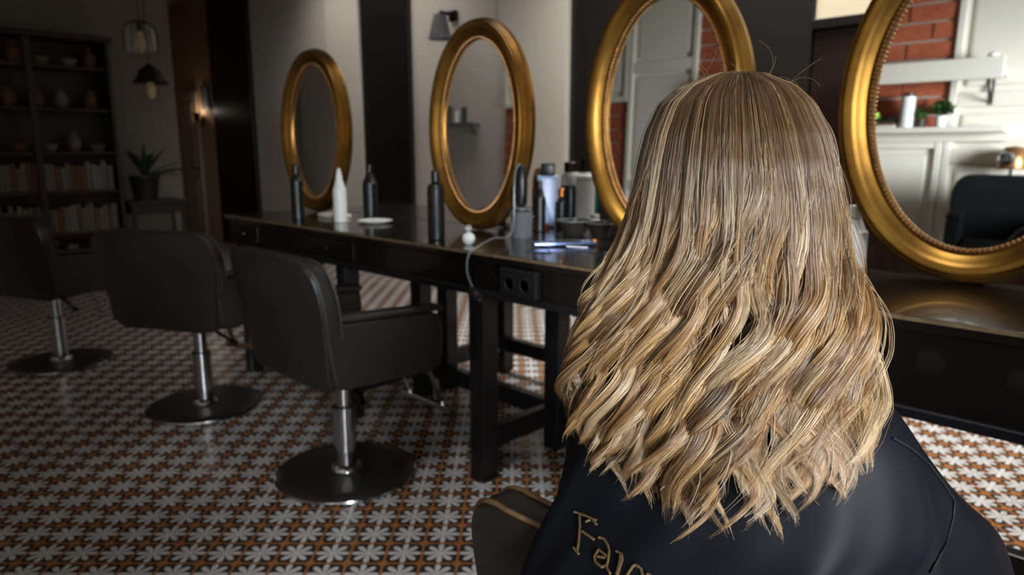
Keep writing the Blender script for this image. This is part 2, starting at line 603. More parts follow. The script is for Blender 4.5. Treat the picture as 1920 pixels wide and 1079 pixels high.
# back wall: brick chimney breast and white joinery, seen in the mirrors
wb = struct(obj('wall_back', box(BM(), (XC - .1, YB - .1, 0), (XR + .1, YB, ZC)), M['white_wall']))
obj('mortar_bed', box(BM(), (-3.12, YB, 1.46), (-1.34, YB + .012, ZC)), M['mortar'], wb)
obj('mortar_bed', box(BM(), (-5.30, YB, 0), (-3.79, YB + .012, 1.76)), M['mortar'], wb)
rng = random.Random(4)
CH, BL, J = .118, .30, .016
bms = []
for k in range(5):
    bm = BM()
    box(bm, (0, -.0, 0), (1, 1, 1), .0)
    bmesh.ops.bevel(bm, geom=list(bm.edges), offset=.02, segments=1, affect='EDGES')
    for v in bm.verts:
        v.co += Vector((0, rng.uniform(-.1, .1), 0))
    me = bpy.data.meshes.new('brick')
    bm.to_mesh(me); bm.free()
    me.materials.append(M['brick'])
    bms.append(me)


def bricks(x0, x1, z1, z0=0.0):
    n = 0
    z, row = z0 + 0.01, 0
    while z < z1 - .03:
        h = min(CH - J, z1 - z)
        x = x0 - (BL / 2 if row % 2 else 0)
        while x < x1 - .02:
            a, b = max(x, x0), min(x + BL - J, x1)
            if b - a > .04:
                o = bpy.data.objects.new('brick', bms[rng.randrange(5)])
                C.objects.link(o)
                o.parent = wb
                o.location = (a, YB + .006, z)
                o.scale = (b - a, rng.uniform(.016, .024), h)
                n += 1
            x += BL
        z += CH; row += 1
    return n


nb = bricks(-3.12, -1.34, ZC, 1.46) + bricks(-5.30, -3.79, 1.76)
print('bricks', nb)


def joinery(x0, x1, z0, z1, cols, rows, name='joinery_panel'):
    """white framed panelling: backing, stiles, rails, raised panels"""
    obj('joinery_back', box(BM(), (x0, YB, z0), (x1, YB + .02, z1)), M['white_joinery'], wb)
    st = .085
    cw = (x1 - x0) / cols
    rh = (z1 - z0) / len(rows) if isinstance(rows, int) else None
    zs = [z0 + (z1 - z0) * r for r in rows]
    for i in range(cols + 1):
        xc = x0 + i * cw
        a, b = max(x0, xc - st / 2), min(x1, xc + st / 2)
        obj('stile', box(BM(), (a, YB + .0205, z0), (b, YB + .05, z1), .006), M['white_joinery'], wb)
    for i in range(cols):
        a = x0 + i * cw + st / 2 + .001
        b = x0 + (i + 1) * cw - st / 2 - .001
        for z in zs:
            obj('rail', box(BM(), (a, YB + .0205, max(z0, z - .045)), (b, YB + .046, min(z1, z + .045)), .005), M['white_joinery'], wb)
        for q in range(len(zs) - 1):
            obj('joinery_panel', box(BM(), (a + .04, YB + .0205, zs[q] + .085), (b - .04, YB + .034, zs[q + 1] - .085), .012), M['white_joinery'], wb)


joinery(-1.335, 1.55, 0, ZC, 5, (0, .13, .40, .505, .75, 1))
joinery(-3.12, -1.34, 0, 1.455, 3, (0, .2, .97))
joinery(-3.785, -3.125, 0, ZC, 1, (0, .32, .62, .98))
joinery(-5.30, -3.79, 1.77, ZC, 3, (0, .97))

# ================================================================== oval mirrors


def ellipse_sweep(bm, a, b, prof, seg=112):
    """profile (offset outward from the ellipse a,b ; height toward the viewer = -Y) swept around the oval, XZ plane"""
    rings = []
    for k in range(seg):
        t = 2 * PI * k / seg
        c, s = math.cos(t), math.sin(t)
        n = Vector((c / a, 0, s / b)).normalized()
        base = Vector((a * c, 0, b * s))
        rings.append([bm.verts.new(base + n * r + Vector((0, -h, 0))) for r, h in prof])
    m = len(prof)
    for k in range(seg):
        A, B = rings[k], rings[(k + 1) % seg]
        for i in range(m):
            j = (i + 1) % m
            bm.faces.new((A[i], B[i], B[j], A[j]))
    return bm


MA, MB_, BAND = .31, .445, .083
fprof = [(0, -.012), (.0, .004), (.002, .007), (.0015, .013), (-.004, .0155), (-.001, .019), (-.002, .026), (-.008, .0285), (-.005, .032), (-.006, .039), (-.012, .0415), (-.0105, .045), (-.012, .051), (-.018, .052), (-.024, .0575), (-.034, .057), (-.043, .053), (-.052, .045), (-.060, .037), (-.068, .032), (-.072, .033), (-.072, .026), (-.083, .022), (-.083, -.012)]
bm = BM(); ellipse_sweep(bm, MA, MB_, fprof)
frame_me = obj('frame', bm, M['gold'], None, True)
ia, ib = MA - BAND + .004, MB_ - BAND + .004
bm = BM()
acc, nbead = 0, 170
pts = []
dense = [(ia * math.cos(2 * PI * k / 4000), ib * math.sin(2 * PI * k / 4000)) for k in range(4001)]
L = [0]
for k in range(4000):
    L.append(L[-1] + math.dist(dense[k], dense[k + 1]))
step = L[-1] / nbead
kk = 0
for q in range(nbead):
    while L[kk] < q * step:
        kk += 1
    x, z = dense[kk]
    b = bmesh.new()
    bmesh.ops.create_uvsphere(b, u_segments=7, v_segments=5, radius=.0062)
    bmesh.ops.translate(b, verts=b.verts, vec=(x, -.030, z))
    me = bpy.data.meshes.new('t'); b.to_mesh(me); b.free(); bm.from_mesh(me); bpy.data.meshes.remove(me)
bead_me = obj('beading', bm, M['bead_gold'], None, True)
bm = BM()
vs = [bm.verts.new(((ia + .004) * math.cos(2 * PI * k / 96), -.018, (ib + .004) * math.sin(2 * PI * k / 96))) for k in range(96)]
f = bm.faces.new(vs)
r = bmesh.ops.extrude_face_region(bm, geom=[f])
bmesh.ops.translate(bm, vec=(0, .008, 0), verts=[e for e in r['geom'] if isinstance(e, bmesh.types.BMVert)])
glass_me = obj('mirror_glass', bm, M['mirror'], None)
bm = BM()
vs = [bm.verts.new(((MA - .012) * math.cos(2 * PI * k / 64), .0125, (MB_ - .012) * math.sin(2 * PI * k / 64))) for k in range(64)]
f = bm.faces.new(vs)
r = bmesh.ops.extrude_face_region(bm, geom=[f])
bmesh.ops.translate(bm, vec=(0, .012, 0), verts=[e for e in r['geom'] if isinstance(e, bmesh.types.BMVert)])
back_me = obj('backing_board', bm, M['dark_wood'], None)
bm = BM(); box(bm, (-.02, .0, 0), (.02, .018, .62), .003)
strut_me = obj('rear_strut', bm, M['dark_wood'], None)

mirrors = [(-3.65, 2.10, 3.0, 'oval gold-framed mirror at the dim far end of the black tables'),
           (-2.315, 2.12, 0.0, 'oval gold-framed mirror with white wall showing on both sides of it'),
           (-1.395, 2.13, 0.0, 'oval gold-framed mirror partly hidden by the top of the blonde head'),
           (-.465, 2.17, 0.0, 'oval gold-framed mirror reflecting white shelves and red brick, right of the person')]
ZT = .90
for k, (x, y, yaw, lab) in enumerate(mirrors):
    root = thing('oval_mirror', lab, 'mirror', (x, y, ZT), group='oval gold mirrors along the tables', rot=(R(-1.0), 0, R(yaw)))
    root.scale = [(1, 1, 1), (1, 1, 1), (1.04, 1, 1.05), (1.16, 1, 1.08)][k]
    for src, nm in ((frame_me, 'frame'), (bead_me, 'beading'), (glass_me, 'mirror_glass'), (back_me, 'backing_board'), (strut_me, 'rear_strut')):
        o = src if k == 0 else src.copy()
        if k:
            C.objects.link(o)
        o.parent = root
        o.location = (0, 0, MB_ + .003)
        if nm == 'beading':
            o['kind'] = 'stuff'
        if nm == 'rear_strut':
            o.location = (0, .13, .002)
            o.rotation_euler = (R(10), 0, 0)
            o.location = (0, .125, .006)

# ================================================================== black station tables
Y0, Y1 = 1.65, 2.235


def station_table(label, x0, x1, frames, apron, y0=Y0, y1=Y1, drawers=(), sock=None, braces=True, front=True):
    t = thing('station_table', label, 'table', ((x0 + x1) / 2, (y0 + y1) / 2, 0), group='black station tables')
    ox, oy = (x0 + x1) / 2, (y0 + y1) / 2

    def P(name, bm, m, parent=t, smooth=False):
        bmesh.ops.translate(bm, verts=bm.verts, vec=(-ox, -oy, 0))
        return obj(name, bm, m, parent, smooth)
    top = P('table_top', box(BM(), (x0, y0, .868), (x1, y1, ZT), .004), M['table'])
    ye = y0 if front else y1
    P('edge_strip', box(BM(), (x0 + .002, ye - .0015 if front else ye - .001, .890), (x1 - .002, ye + .001 if front else ye + .0015, .8985)), M['table_edge'], top)
    za = .868 - apron
    P('apron', box(BM(), (x0 + .02, y0 + .015, za), (x1 - .02, y0 + .04, .8675), .003), M['table'])
    P('apron', box(BM(), (x0 + .02, y1 - .04, za), (x1 - .02, y1 - .015, .8675), .003), M['table'])
    P('apron', box(BM(), (x0 + .02, y0 + .041, za), (x0 + .045, y1 - .041, .8675), .003), M['table'])
    P('apron', box(BM(), (x1 - .045, y0 + .041, za), (x1 - .02, y1 - .041, .8675), .003), M['table'])
    P('apron_moulding', box(BM(), (x0 + .021, y0 + .006, za - .012), (x1 - .021, y0 + .0145, za + .012), .003), M['table_leg'])
    LW = .078
    for fx in frames:
        for yy in (y0 + .045, y1 - .045 - LW):
            P('leg', box(BM(), (fx - LW / 2, yy, 0), (fx + LW / 2, yy + LW, za - .0125), .005), M['table_leg'])
            P('leg_panel', box(BM(), (fx - LW / 2 + .018, yy - .004, .08), (fx + LW / 2 - .018, yy - .0005, za - .06), .002), M['table_leg'])
        P('end_stretcher', box(BM(), (fx - .025, y0 + .046 + LW, .12), (fx + .025, y1 - .046 - LW, .205), .005), M['table_leg'])
    for a, b in zip(frames[:-1], frames[1:]):
        P('back_stretcher', box(BM(), (a + LW / 2 + .001, y1 - .10, .12), (b - LW / 2 - .001, y1 - .05, .20), .005), M['table_leg'])
    for (dx0, dx1) in drawers:
        d = P('drawer', box(BM(), (dx0, y0 + .004, za + .02), (dx1, y0 + .0145, .855), .004), M['table'])
        bm = BM(); lathe(bm, [(.004, 0), (.006, .008), (.012, .014), (.010, .02), (.0, .022)], 14, ((dx0 + dx1) / 2, y0 + .004, (za + .875) / 2), Matrix.Rotation(PI / 2, 4, 'X'), cap=False)
        P('knob', bm, M['dark_chrome'], d, True)
    if sock:
        s = P('socket_box', box(BM(), (sock, y0 - .012, .765), (sock + .17, y0 + .0145, .862), .006), M['black_plastic'])
        for q in (.05, .12):
            bm = BM()
            lathe(bm, [(.026, 0), (.026, .004), (.021, .004), (.018, -.004)], 20, (sock + q, y0 - .012, .812), Matrix.Rotation(PI / 2, 4, 'X'))
            P('socket', bm, M['seam'], s, True)
    return t


station_table('long black station table with the double power socket and drawers on its front', -3.90, -.925, (-3.83, -2.80, -1.885, -.99), .115, drawers=((-3.78, -3.52), (-3.02, -2.62)), sock=-1.70)
station_table('black station table with deep front panel under the right-hand mirror', -.92, .85, (-.86, .78), .185)
station_table('black table of the rear row standing back to back with the stations', -3.90, -1.15, (-2.81, -1.25), .115, 2.245, 2.83, front=False)

# ================================================================== salon chairs


def salon_chair(label, loc, rz, dz=0.0, group='black salon chairs', pipe='dark_piping', lea='leather'):
    """origin on the floor under the column, chair faces local +Y"""
    t = thing('salon_chair', label, 'chair', loc, rz, group)
    # round chrome base plate, rim, column
    bm = BM(); lathe(bm, [(.0, .0), (.262, .0), (.268, .006), (.268, .012), (.262, .017), (.20, .021), (.10, .026), (.0, .028)], 56, cap=False)
    obj('base_plate', bm, M['base_steel'], t, True)
    bm = BM(); tube(bm, [(.266 * math.cos(2 * PI * k / 56), .266 * math.sin(2 * PI * k / 56), .010) for k in range(56)], .0075, 8, True)
    obj('base_rim', bm, M['chrome'], t, True)
    bm = BM(); lathe(bm, [(.062, .022), (.056, .04), (.044, .048), (.042, .26 + dz), (.046, .262 + dz), (.046, .28 + dz), (.030, .284 + dz), (.030, .42 + dz)], 32)
    obj('column', bm, M['chrome'], t, True)
    bm = BM(); box(bm, (-.09, -.10, .40 + dz), (.09, .12, .452 + dz), .01)
    obj('mechanism', bm, M['black_plastic'], t)
    bm = BM(); tube(bm, [(.05, 0, .41 + dz), (.16, -.04, .385 + dz), (.22, -.05, .36 + dz)], .008); lathe(bm, [(.0, -.02), (.013, -.015), (.013, .015), (0, .02)], 12, (.23, -.052, .355 + dz), Matrix.Rotation(PI / 2, 4, 'Y'), cap=False)
    obj('pump_lever', bm, M['dark_chrome'], t, True)
    z = dz
    # seat cushion
    bm = BM(); box(bm, (-.235, -.19, .45 + z), (.235, .265, .545 + z), .03, 4)
    obj('seat', bm, M[lea], t, True)
    # arms: closed upholstered sides with a rounded padded top
    for s in (-1, 1):
        pts = [(-.205, .455 + z), (.245, .435 + z), (.262, .66 + z), (-.235, .69 + z)]
        pts = round_poly(pts, (.04, .06, .06, .04), 3)
        bm = BM(); extrude_outline(bm, pts, .065, 0, .010)
        bmesh.ops.translate(bm, verts=bm.verts, vec=((.236 if s > 0 else -.301), 0, 0))
        a = obj('arm', bm, M[lea], t, True)
        wn = a.modifiers.new('normals', 'WEIGHTED_NORMAL'); wn.keep_sharp = True; wn.weight = 90
        bm = BM(); box(bm, (-.036, -.19, 0), (.036, .262, .022), .01, 3)
        o = obj('arm_pad', bm, M[lea], a, True)
        o.location = (.2685 * s, 0, .678 + z)
        o.rotation_euler = (R(-3.3), 0, 0)
    # backrest: slightly reclined, wide at the top with big rounded corners, curved in plan
    out = round_poly([(-.27, 0), (.27, 0), (.315, .30), (.30, .455), (-.30, .455), (-.315, .30)], (.06, .06, .055, .095, .095, .055), 7)
    bm = BM()
    b = bmesh.new()
    n = len(out)
    layers = [(.012, 0.0, .985), (.0, .014, 1.0), (.0, .030, 1.005), (.0, .062, 1.0), (.012, .076, .975)]
    rings = []
    cz = .225
    for _, yy, sc in layers:
        rings.append([b.verts.new((x * sc, yy, cz + (zz - cz) * sc)) for x, zz in out])
    for i in range(len(rings) - 1):
        for k in range(n):
            b.faces.new((rings[i][k], rings[i][(k + 1) % n], rings[i + 1][(k + 1) % n], rings[i + 1][k]))
    # caps as inset grids so that they can curve
    for rg, yy in ((rings[0], 0.0), (rings[-1], .076)):
        prev = rg
        for q in (.8, .55, .3, .1):
            ring = [b.verts.new((v.co.x * q, yy + (-.008 if yy == 0 else .014) * (1 - q * q), cz + (v.co.z - cz) * q)) for v in rg]
            for k in range(n):
                b.faces.new((prev[k], prev[(k + 1) % n], ring[(k + 1) % n], ring[k]))
            prev = ring
        b.faces.new(prev)
    bmesh.ops.recalc_face_normals(b, faces=b.faces)
    for v in b.verts:
        x, y, zz = v.co
        v.co.y = y + .45 * x * x - (zz / .45) * .075    # wraps round the sitter and reclines
    join(bm, b)
    o = obj('backrest', bm, M[lea], t, True, loc=(0, -.245, .445 + z))
    for yy, sc in ((.012, 1.0), (.064, 1.0)):
        pts = [(x * sc * 1.003, yy + .45 * x * x - zz / .45 * .075, cz + (zz - cz) * 1.003) for x, zz in out]
        bm = BM(); tube(bm, pts, .0042, 6, True)
        obj('piping', bm, M[pipe], o, True)
    # footrest
    bm = BM()
    for s in (-1, 1):
        tube(bm, [(.11 * s, .20, .43 + z), (.11 * s, .34, .36 + z), (.11 * s, .40, .20 + z)], .011)
    tube(bm, [(-.16, .40, .20 + z), (.16, .40, .20 + z)], .016)
    obj('footrest', bm, M['chrome'], t, True)
    return t


salon_chair('black salon chair with round chrome base, nearest the black table leg', (-2.30, 1.38, 0), R(0))
salon_chair('dim black salon chair with chrome base, turned away behind the nearer chair', (-3.44, 1.29, 0), R(30))
salon_chair('black salon chair lost in shadow at the left edge', (-4.78, .98, 0), R(25))
salon_chair('black leather chair with tan piping that the caped person sits in', (-.41, .895, 0), R(0), -.118, pipe='piping')

# black draped chair behind the camera, seen in the right-hand mirror
t = salon_chair('black high-backed chair seen only in the right-hand mirror', (-.80, -.36, 0), R(-10), .30, pipe='black_cloth', lea='black_cloth')

# ================================================================== bottles and tools on the tables


def bottle(label, x, y, prof, mats, seg=26, group=None, name='bottle', scale=1.0, z=ZT):
    """prof: list of (part name, material, [(r,z)...]); first is the body"""
    t = thing(name, label, 'bottle', (x, y, z), group=group)
    for nm, m, pr in prof:
        bm = BM(); lathe(bm, [(r * scale, zz * scale) for r, zz in pr], seg)
        obj(nm, bm, m, t, True)
    return t


def cyl(r, z0, z1, e=.004):
    return [(r - e, z0), (r, z0 + e), (r, z1 - e), (r - e, z1)]


bottle('tall black spray bottle standing by the far mirror', -3.35, 1.80, [('body', M['black_plastic'], cyl(.032, 0, .20) + [(.018, .225)]), ('cap', M['black_plastic'], cyl(.018, .2255, .275))], 0)
bottle('white tapered bottle in front of the far mirror', -3.06, 1.87, [('body', M['white_bottle'], cyl(.033, 0, .165) + [(.020, .20)]), ('nozzle', M['white_bottle'], [(.018, .2005), (.016, .225), (.007, .262)])], 0)
bottle('black bottle with narrow neck just behind the white tapered bottle', -3.06, 2.045, [('body', M['black_plastic'], cyl(.036, 0, .19) + [(.016, .235)]), ('cap', M['black_plastic'], cyl(.014, .2355, .275))], 0)
t = thing('dish', 'shallow white dish lying on the far end of the table', 'dish', (-2.90, 1.96, ZT))
bm = BM(); lathe(bm, [(.0, .0), (.06, .0), (.085, .014), (.083, .016), (.058, .005), (.0, .005)], 32, cap=False); obj('bowl', bm, M['porcelain'], t, True)
tag(obj('folded_cloth', box(BM(), (-.09, -.05, 0), (.09, .05, .022), .009, 3), M['paper'], None, True, (-3.30, 1.98, ZT)), 'small pale folded cloth beneath the far mirror', 'cloth')

bottle('tall black spray bottle left of the second mirror', -2.20, 1.775, [('body', M['black_plastic'], cyl(.034, 0, .205) + [(.030, .215), (.016, .222)]), ('cap', M['black_plastic'], cyl(.017, .2225, .27))], 0)
t = thing('crystal_knob_jar', 'little clear crystal ball stopper at the table edge', 'ornament', (-1.985, 1.755, ZT))
bm = BM(); lathe(bm, [(.0, 0), (.012, .001), (.022, .012), (.025, .024), (.022, .036), (.011, .045), (.0, .046)], 20, cap=False); obj('ball', bm, M['porcelain'], t, True)
bm = BM(); lathe(bm, [(.006, .0465), (.012, .054), (.014, .062), (.010, .072), (.0, .075)], 18, cap=False); obj('stopper', bm, M['glass_knob'], t, True)
# curling iron standing in a grey holder
t = thing('curling_iron_holder', 'grey metal cup holder beside the second mirror', 'holder', (-1.99, 2.045, ZT))
bm = BM(); lathe(bm, [(.040, 0), (.043, .004), (.040, .12), (.043, .125), (.038, .125), (.036, .01), (.0, .01)], 28, cap=False); obj('cup', bm, M['grey_plastic'], t, True)
bm = BM(); tube(bm, [(.041 * math.cos(2 * PI * k / 28), .041 * math.sin(2 * PI * k / 28), .112) for k in range(28)], .005, 8, True); obj('cup_ring', bm, M['chrome'], t, True)
bm = BM()
for a in (.4, 2.2, 3.9):
    tube(bm, [(.043 * math.cos(a), .043 * math.sin(a), .01), (.043 * math.cos(a), .043 * math.sin(a), .115)], .005, 6)
obj('cup_rod', bm, M['chrome'], t, True)
t = thing('curling_iron', 'black curling iron standing upright in the grey cup holder', 'curling iron', (-1.99, 2.045, ZT + .012))
bm = BM(); lathe(bm, [(.012, 0), (.016, .02), (.016, .12), (.021, .125), (.024, .20), (.019, .27), (.012, .278)], 22); obj('handle', bm, M['black_plastic'], t, True)
bm = BM(); tube(bm, [(.012, -.008, .02), (.020, -.012, .10), (.030, -.016, .16)], .005, 6); obj('clamp_lever', bm, M['dark_chrome'], t, True)
bm = BM()
cp = [(-1.985, 2.03, ZT + .295), (-1.96, 1.975, ZT + .25), (-1.93, 1.93, ZT + .04), (-1.88, 1.78, ZT + .03), (-1.842, 1.67, ZT + .012), (-1.835, 1.622, ZT - .01), (-1.832, 1.612, ZT - .07), (-1.79, 1.606, ZT - .13), (-1.76, 1.606, ZT - .16)]


def smooth_path(pts, n=8):
    pts = [Vector(p) for p in pts]
    out = []
    for i in range(len(pts) - 1):
        p0, p1, p2, p3 = pts[max(i - 1, 0)], pts[i], pts[i + 1], pts[min(i + 2, len(pts) - 1)]
        for k in range(n):
            t = k / n
            out.append(.5 * ((2 * p1) + (p2 - p0) * t + (2 * p0 - 5 * p1 + 4 * p2 - p3) * t * t + (-p0 + 3 * p1 - 3 * p2 + p3) * t ** 3))
    out.append(pts[-1])
    return out


t = thing('power_cable', 'grey power cable looping over the table edge to the socket', 'cable', (-1.93, 1.7, ZT))
tube(bm, [p - t.location for p in smooth_path(cp)], .0034, 8); obj('cord', bm, M['grey_plastic'], t, True)
bm = BM(); lathe(bm, [(.010, 0), (.019, .006), (.021, .03), (.013, .045), (.007, .06)], 18, (.17, -.098, -.15), Matrix.Rotation(R(-60), 4, 'Y')); obj('plug', bm, M['black_plastic'], t, True)

t = thing('book', 'flat dark red book lying behind the grey holder', 'book', (-2.22, 2.31, ZT), R(10))
obj('cover', box(BM(), (-.10, -.045, 0), (.10, .045, .022), .003), M['red_leather'], t); obj('pages', box(BM(), (-.096, -.0458, .004), (.098, .0435, .018)), M['paper'], t)
tag(obj('cream_jar', lathe(BM(), cyl(.024, 0, .04, .006), 22), M['porcelain'], None, True, (-2.16, 2.31, ZT + .0225)), 'little cream pot sitting on the red book', 'jar')

G = 'hair products between the second and third mirror'
t = thing('tube_bottle', 'pale blue bottle with a black cap behind the dark bowls', 'bottle', (-2.19, 2.42, ZT), R(40))
bm = BM(); pts = round_poly([(-.036, .0), (.036, .0), (.048, .235), (-.048, .235)], .008, 3); extrude_outline(bm, pts, .05, 1, .012); bmesh.ops.translate(bm, verts=bm.verts, vec=(0, -.025, 0)); obj('body', bm, M['blue_bottle'], t, True)
bm = BM(); box(bm, (-.032, -.022, .2355), (.032, .022, .29), .006); obj('cap', bm, M['black_plastic'], t, True)
bottle('dark teal bottle with pale shoulder and black cap', -2.14, 2.52, [('body', M['teal_bottle'], cyl(.044, 0, .19)), ('shoulder', M['grey_label'], [(.044, .1905), (.043, .225), (.036, .245), (.028, .25)]), ('cap', M['black_plastic'], cyl(.03, .2505, .295))], 0)
bottle('small amber bottle with gold cap behind the dark bowl', -2.115, 2.43, [('body', M['black_plastic'], cyl(.026, 0, .12) + [(.012, .14)]), ('cap', M['copper'], cyl(.016, .1405, .18))], 0, name='amber_bottle')
t = thing('comb_jar', 'green jar with clear rim behind the white bottle', 'jar', (-2.19, 2.71, ZT))
bm = BM(); lathe(bm, [(.0, .0), (.045, .0), (.05, .01), (.05, .23), (.046, .23), (.046, .02), (.0, .02)], 28, cap=False); obj('glass', bm, M['green_plastic'], t, True)
bm = BM(); tube(bm, [(.048 * math.cos(2 * PI * k / 28), .048 * math.sin(2 * PI * k / 28), .235) for k in range(28)], .006, 8, True); obj('rim', bm, M['grey_label'], t, True)
for k, (dx, dy) in enumerate(((.02, .0), (-.02, .012))):
    c = tag(obj('comb', box(BM(), (-.013, -.0015, 0), (.013, .0015, .29), .001), M['black_plastic'], None, False, (-2.19 + dx, 2.71 + dy, ZT + .022), (0, R(4 * (1 if dx > 0 else -1)), .3)), ('black comb leaning right in the green jar', 'black comb leaning left in the green jar')[k], 'comb')
bottle('plain white cylinder bottle left of the third mirror', -2.035, 2.50, [('body', M['white_bottle'], cyl(.043, 0, .215, .006)), ('cap', M['white_bottle'], cyl(.045, .2155, .24, .005))], 0)
bottle('small clear-white pot between white bottle and third mirror', -1.93, 2.44, [('body', M['porcelain'], cyl(.024, 0, .055, .006)), ('cap', M['glass_knob'], cyl(.022, .0555, .075, .004))], 0, name='cream_pot')
bottle('slim dark bottle between the curling iron and pale blue bottle', -2.10, 2.27, [('body', M['black_plastic'], cyl(.026, 0, .15) + [(.011, .18)]), ('cap', M['dark_bowl'], cyl(.012, .1805, .22))], 0)
bottle('brown bottle with wooden cap right behind the second mirror', -2.27, 2.45, [('body', M['red_leather'], cyl(.034, 0, .18)), ('cap', M['book_brown'], [(.03, .1805), (.033, .20), (.026, .25), (.012, .268)])], 0)
for k, (x, y, s, lab) in enumerate(((-1.905, 2.27, 1.0, 'dark tint bowl in front of the teal bottle'), (-1.765, 2.285, .95, 'dark tint bowl nearest the blonde hair'))):
    t = thing('tint_bowl', lab, 'bowl', (x, y, ZT), group='dark tint bowls')
    bm = BM(); lathe(bm, [(.0, .0), (.04 * s, .0), (.045 * s, .006), (.072 * s, .06), (.070 * s, .062), (.042 * s, .010), (.0, .008)], 32, cap=False); obj('bowl', bm, M['dark_bowl'], t, True)
    bm = BM(); tube(bm, [(.072 * s * math.cos(2 * PI * k / 32), .072 * s * math.sin(2 * PI * k / 32), .061) for k in range(32)], .003, 6, True); obj('rim', bm, M['grey_plastic'], t, True)
# flat iron lying on the table
t = thing('hair_straightener', 'blue steel hair straightener lying on the table near the edge', 'straightener', (-1.70, 1.985, ZT), R(58))
for s in (-1, 1):
    bm = BM(); box(bm, (-.13, -.014, .004), (.11, .014, .018), .005, 3, M=Matrix.Rotation(R(2.2 * s), 4, 'Z') @ Matrix.Translation((0, .016 * s, 0))); a = obj('plate_arm', bm, M['blue_steel'], t, True)
    bm = BM(); box(bm, (-.06, -.012, .0185), (.05, .012, .022), .001, 1, M=Matrix.Rotation(R(2.2 * s), 4, 'Z') @ Matrix.Translation((0, .016 * s, 0))); obj('heat_plate', bm, M['chrome'], a)
bm = BM(); lathe(bm, [(.006, 0), (.016, .002), (.016, .02), (.006, .022)], 18, (.108, 0, .001)); obj('hinge', bm, M['copper'], t, True)
# sectioning clips
for k, (x, y, a) in enumerate(((-1.66, 1.80, 20), (-1.60, 1.93, 70), (-1.47, 2.0, -20), (-1.40, 1.90, 40))):
    t = thing('hair_clip', ('metal hair clip at the tip of the straightener', 'metal hair clip behind the straightener', 'metal hair clip beside the dark bowls', 'metal hair clip close to the blonde hair')[k], 'clip', (x, y, ZT), R(a), 'metal sectioning clips')
    bm = BM(); box(bm, (-.05, -.006, .001), (.04, .006, .004), .001, 1); obj('lower_jaw', bm, M['blue_steel'], t)
    bm = BM(); box(bm, (-.05, -.005, .0), (.04, .005, .003), .001, 1, M=Matrix.Translation((0, 0, .009)) @ Matrix.Rotation(R(6), 4, 'Y')); obj('upper_jaw', bm, M['chrome'], t)

# white spray bottle glimpsed beside the right-hand mirror
t = thing('spray_bottle', 'white trigger spray bottle glimpsed between the hair and right-hand mirror', 'bottle', (-.765, 2.20, ZT), R(75))
bm = BM(); lathe(bm, cyl(.038, 0, .12, .008) + [(.018, .15)], 26); obj('body', bm, M['white_bottle'], t, True)
bm = BM(); box(bm, (-.022, -.016, .151), (.06, .016, .19), .008, 3); box(bm, (.025, -.008, .11), (.036, .008, .15), .003, 1, M=Matrix.Rotation(R(-8), 4, 'Y')); obj('trigger_head', bm, M['white_bottle'], t, True)

# ================================================================== shelves reflected in the right-hand mirror
t = thing('wall_shelf', 'thick white shelf board above the ledge, seen in the right-hand mirror', 'shelf', (-1.6, YB + .05, 1.77))
obj('board', box(BM(), (-1.2, .0, .02), (.58, .17, .05), .004), M['white_joinery'], t); obj('fascia', box(BM(), (-1.2, .1705, .0), (.58, .19, .125), .004), M['white_joinery'], t)
bm = BM(); tube(bm, [(.50, .005, -.12), (.50, .05, -.10), (.50, .14, -.02), (.50, .15, .018)], .008); tube(bm, [(.50, .004, -.14), (.50, .004, .015)], .008)
obj('bracket', bm, M['lamp_metal'], t, True)
t = thing('wall_ledge', 'narrow white ledge with plants, seen in the right-hand mirror', 'shelf', (-1.6, YB + .05, 1.46))
obj('board', box(BM(), (-1.2, .0, .0), (.62, .15, .035), .006), M['white_joinery'], t); obj('cleat', box(BM(), (-1.2, .0, -.05), (.62, .02, -.0005), .003), M['white_joinery'], t)
zl = 1.4952
bottle('tall white can with dark lid on the ledge', -1.545, YB + .13, [('body', M['white_bottle'], cyl(.042, 0, .20)), ('cap', M['black_plastic'], cyl(.036, .2005, .222))], 0, name='spray_can', z=zl)
bottle('lime green tub at the end of the ledge', -1.74, YB + .13, [('body', M['lime'], cyl(.03, 0, .085)), ('cap', M['lime'], cyl(.024, .0855, .105))], 0, name='tub', z=zl)
t = thing('book', 'small stack of pale notebooks under a black pouch on the ledge', 'book', (-1.66, YB + .13, zl))
obj('notebook', box(BM(), (-.06, -.045, 0), (.06, .045, .018), .002), M['paper'], t); obj('notebook', box(BM(), (-.055, -.04, .0185), (.055, .04, .036), .002), M['book_brown'], t)
tag(obj('pouch', lathe(BM(), [(.055, 0), (.065, .012), (.05, .035), (.02, .045)], 24), M['black_plastic'], None, True, (-1.66, YB + .13, zl + .0365)), 'black pouch lying on the pale notebooks', 'pouch')


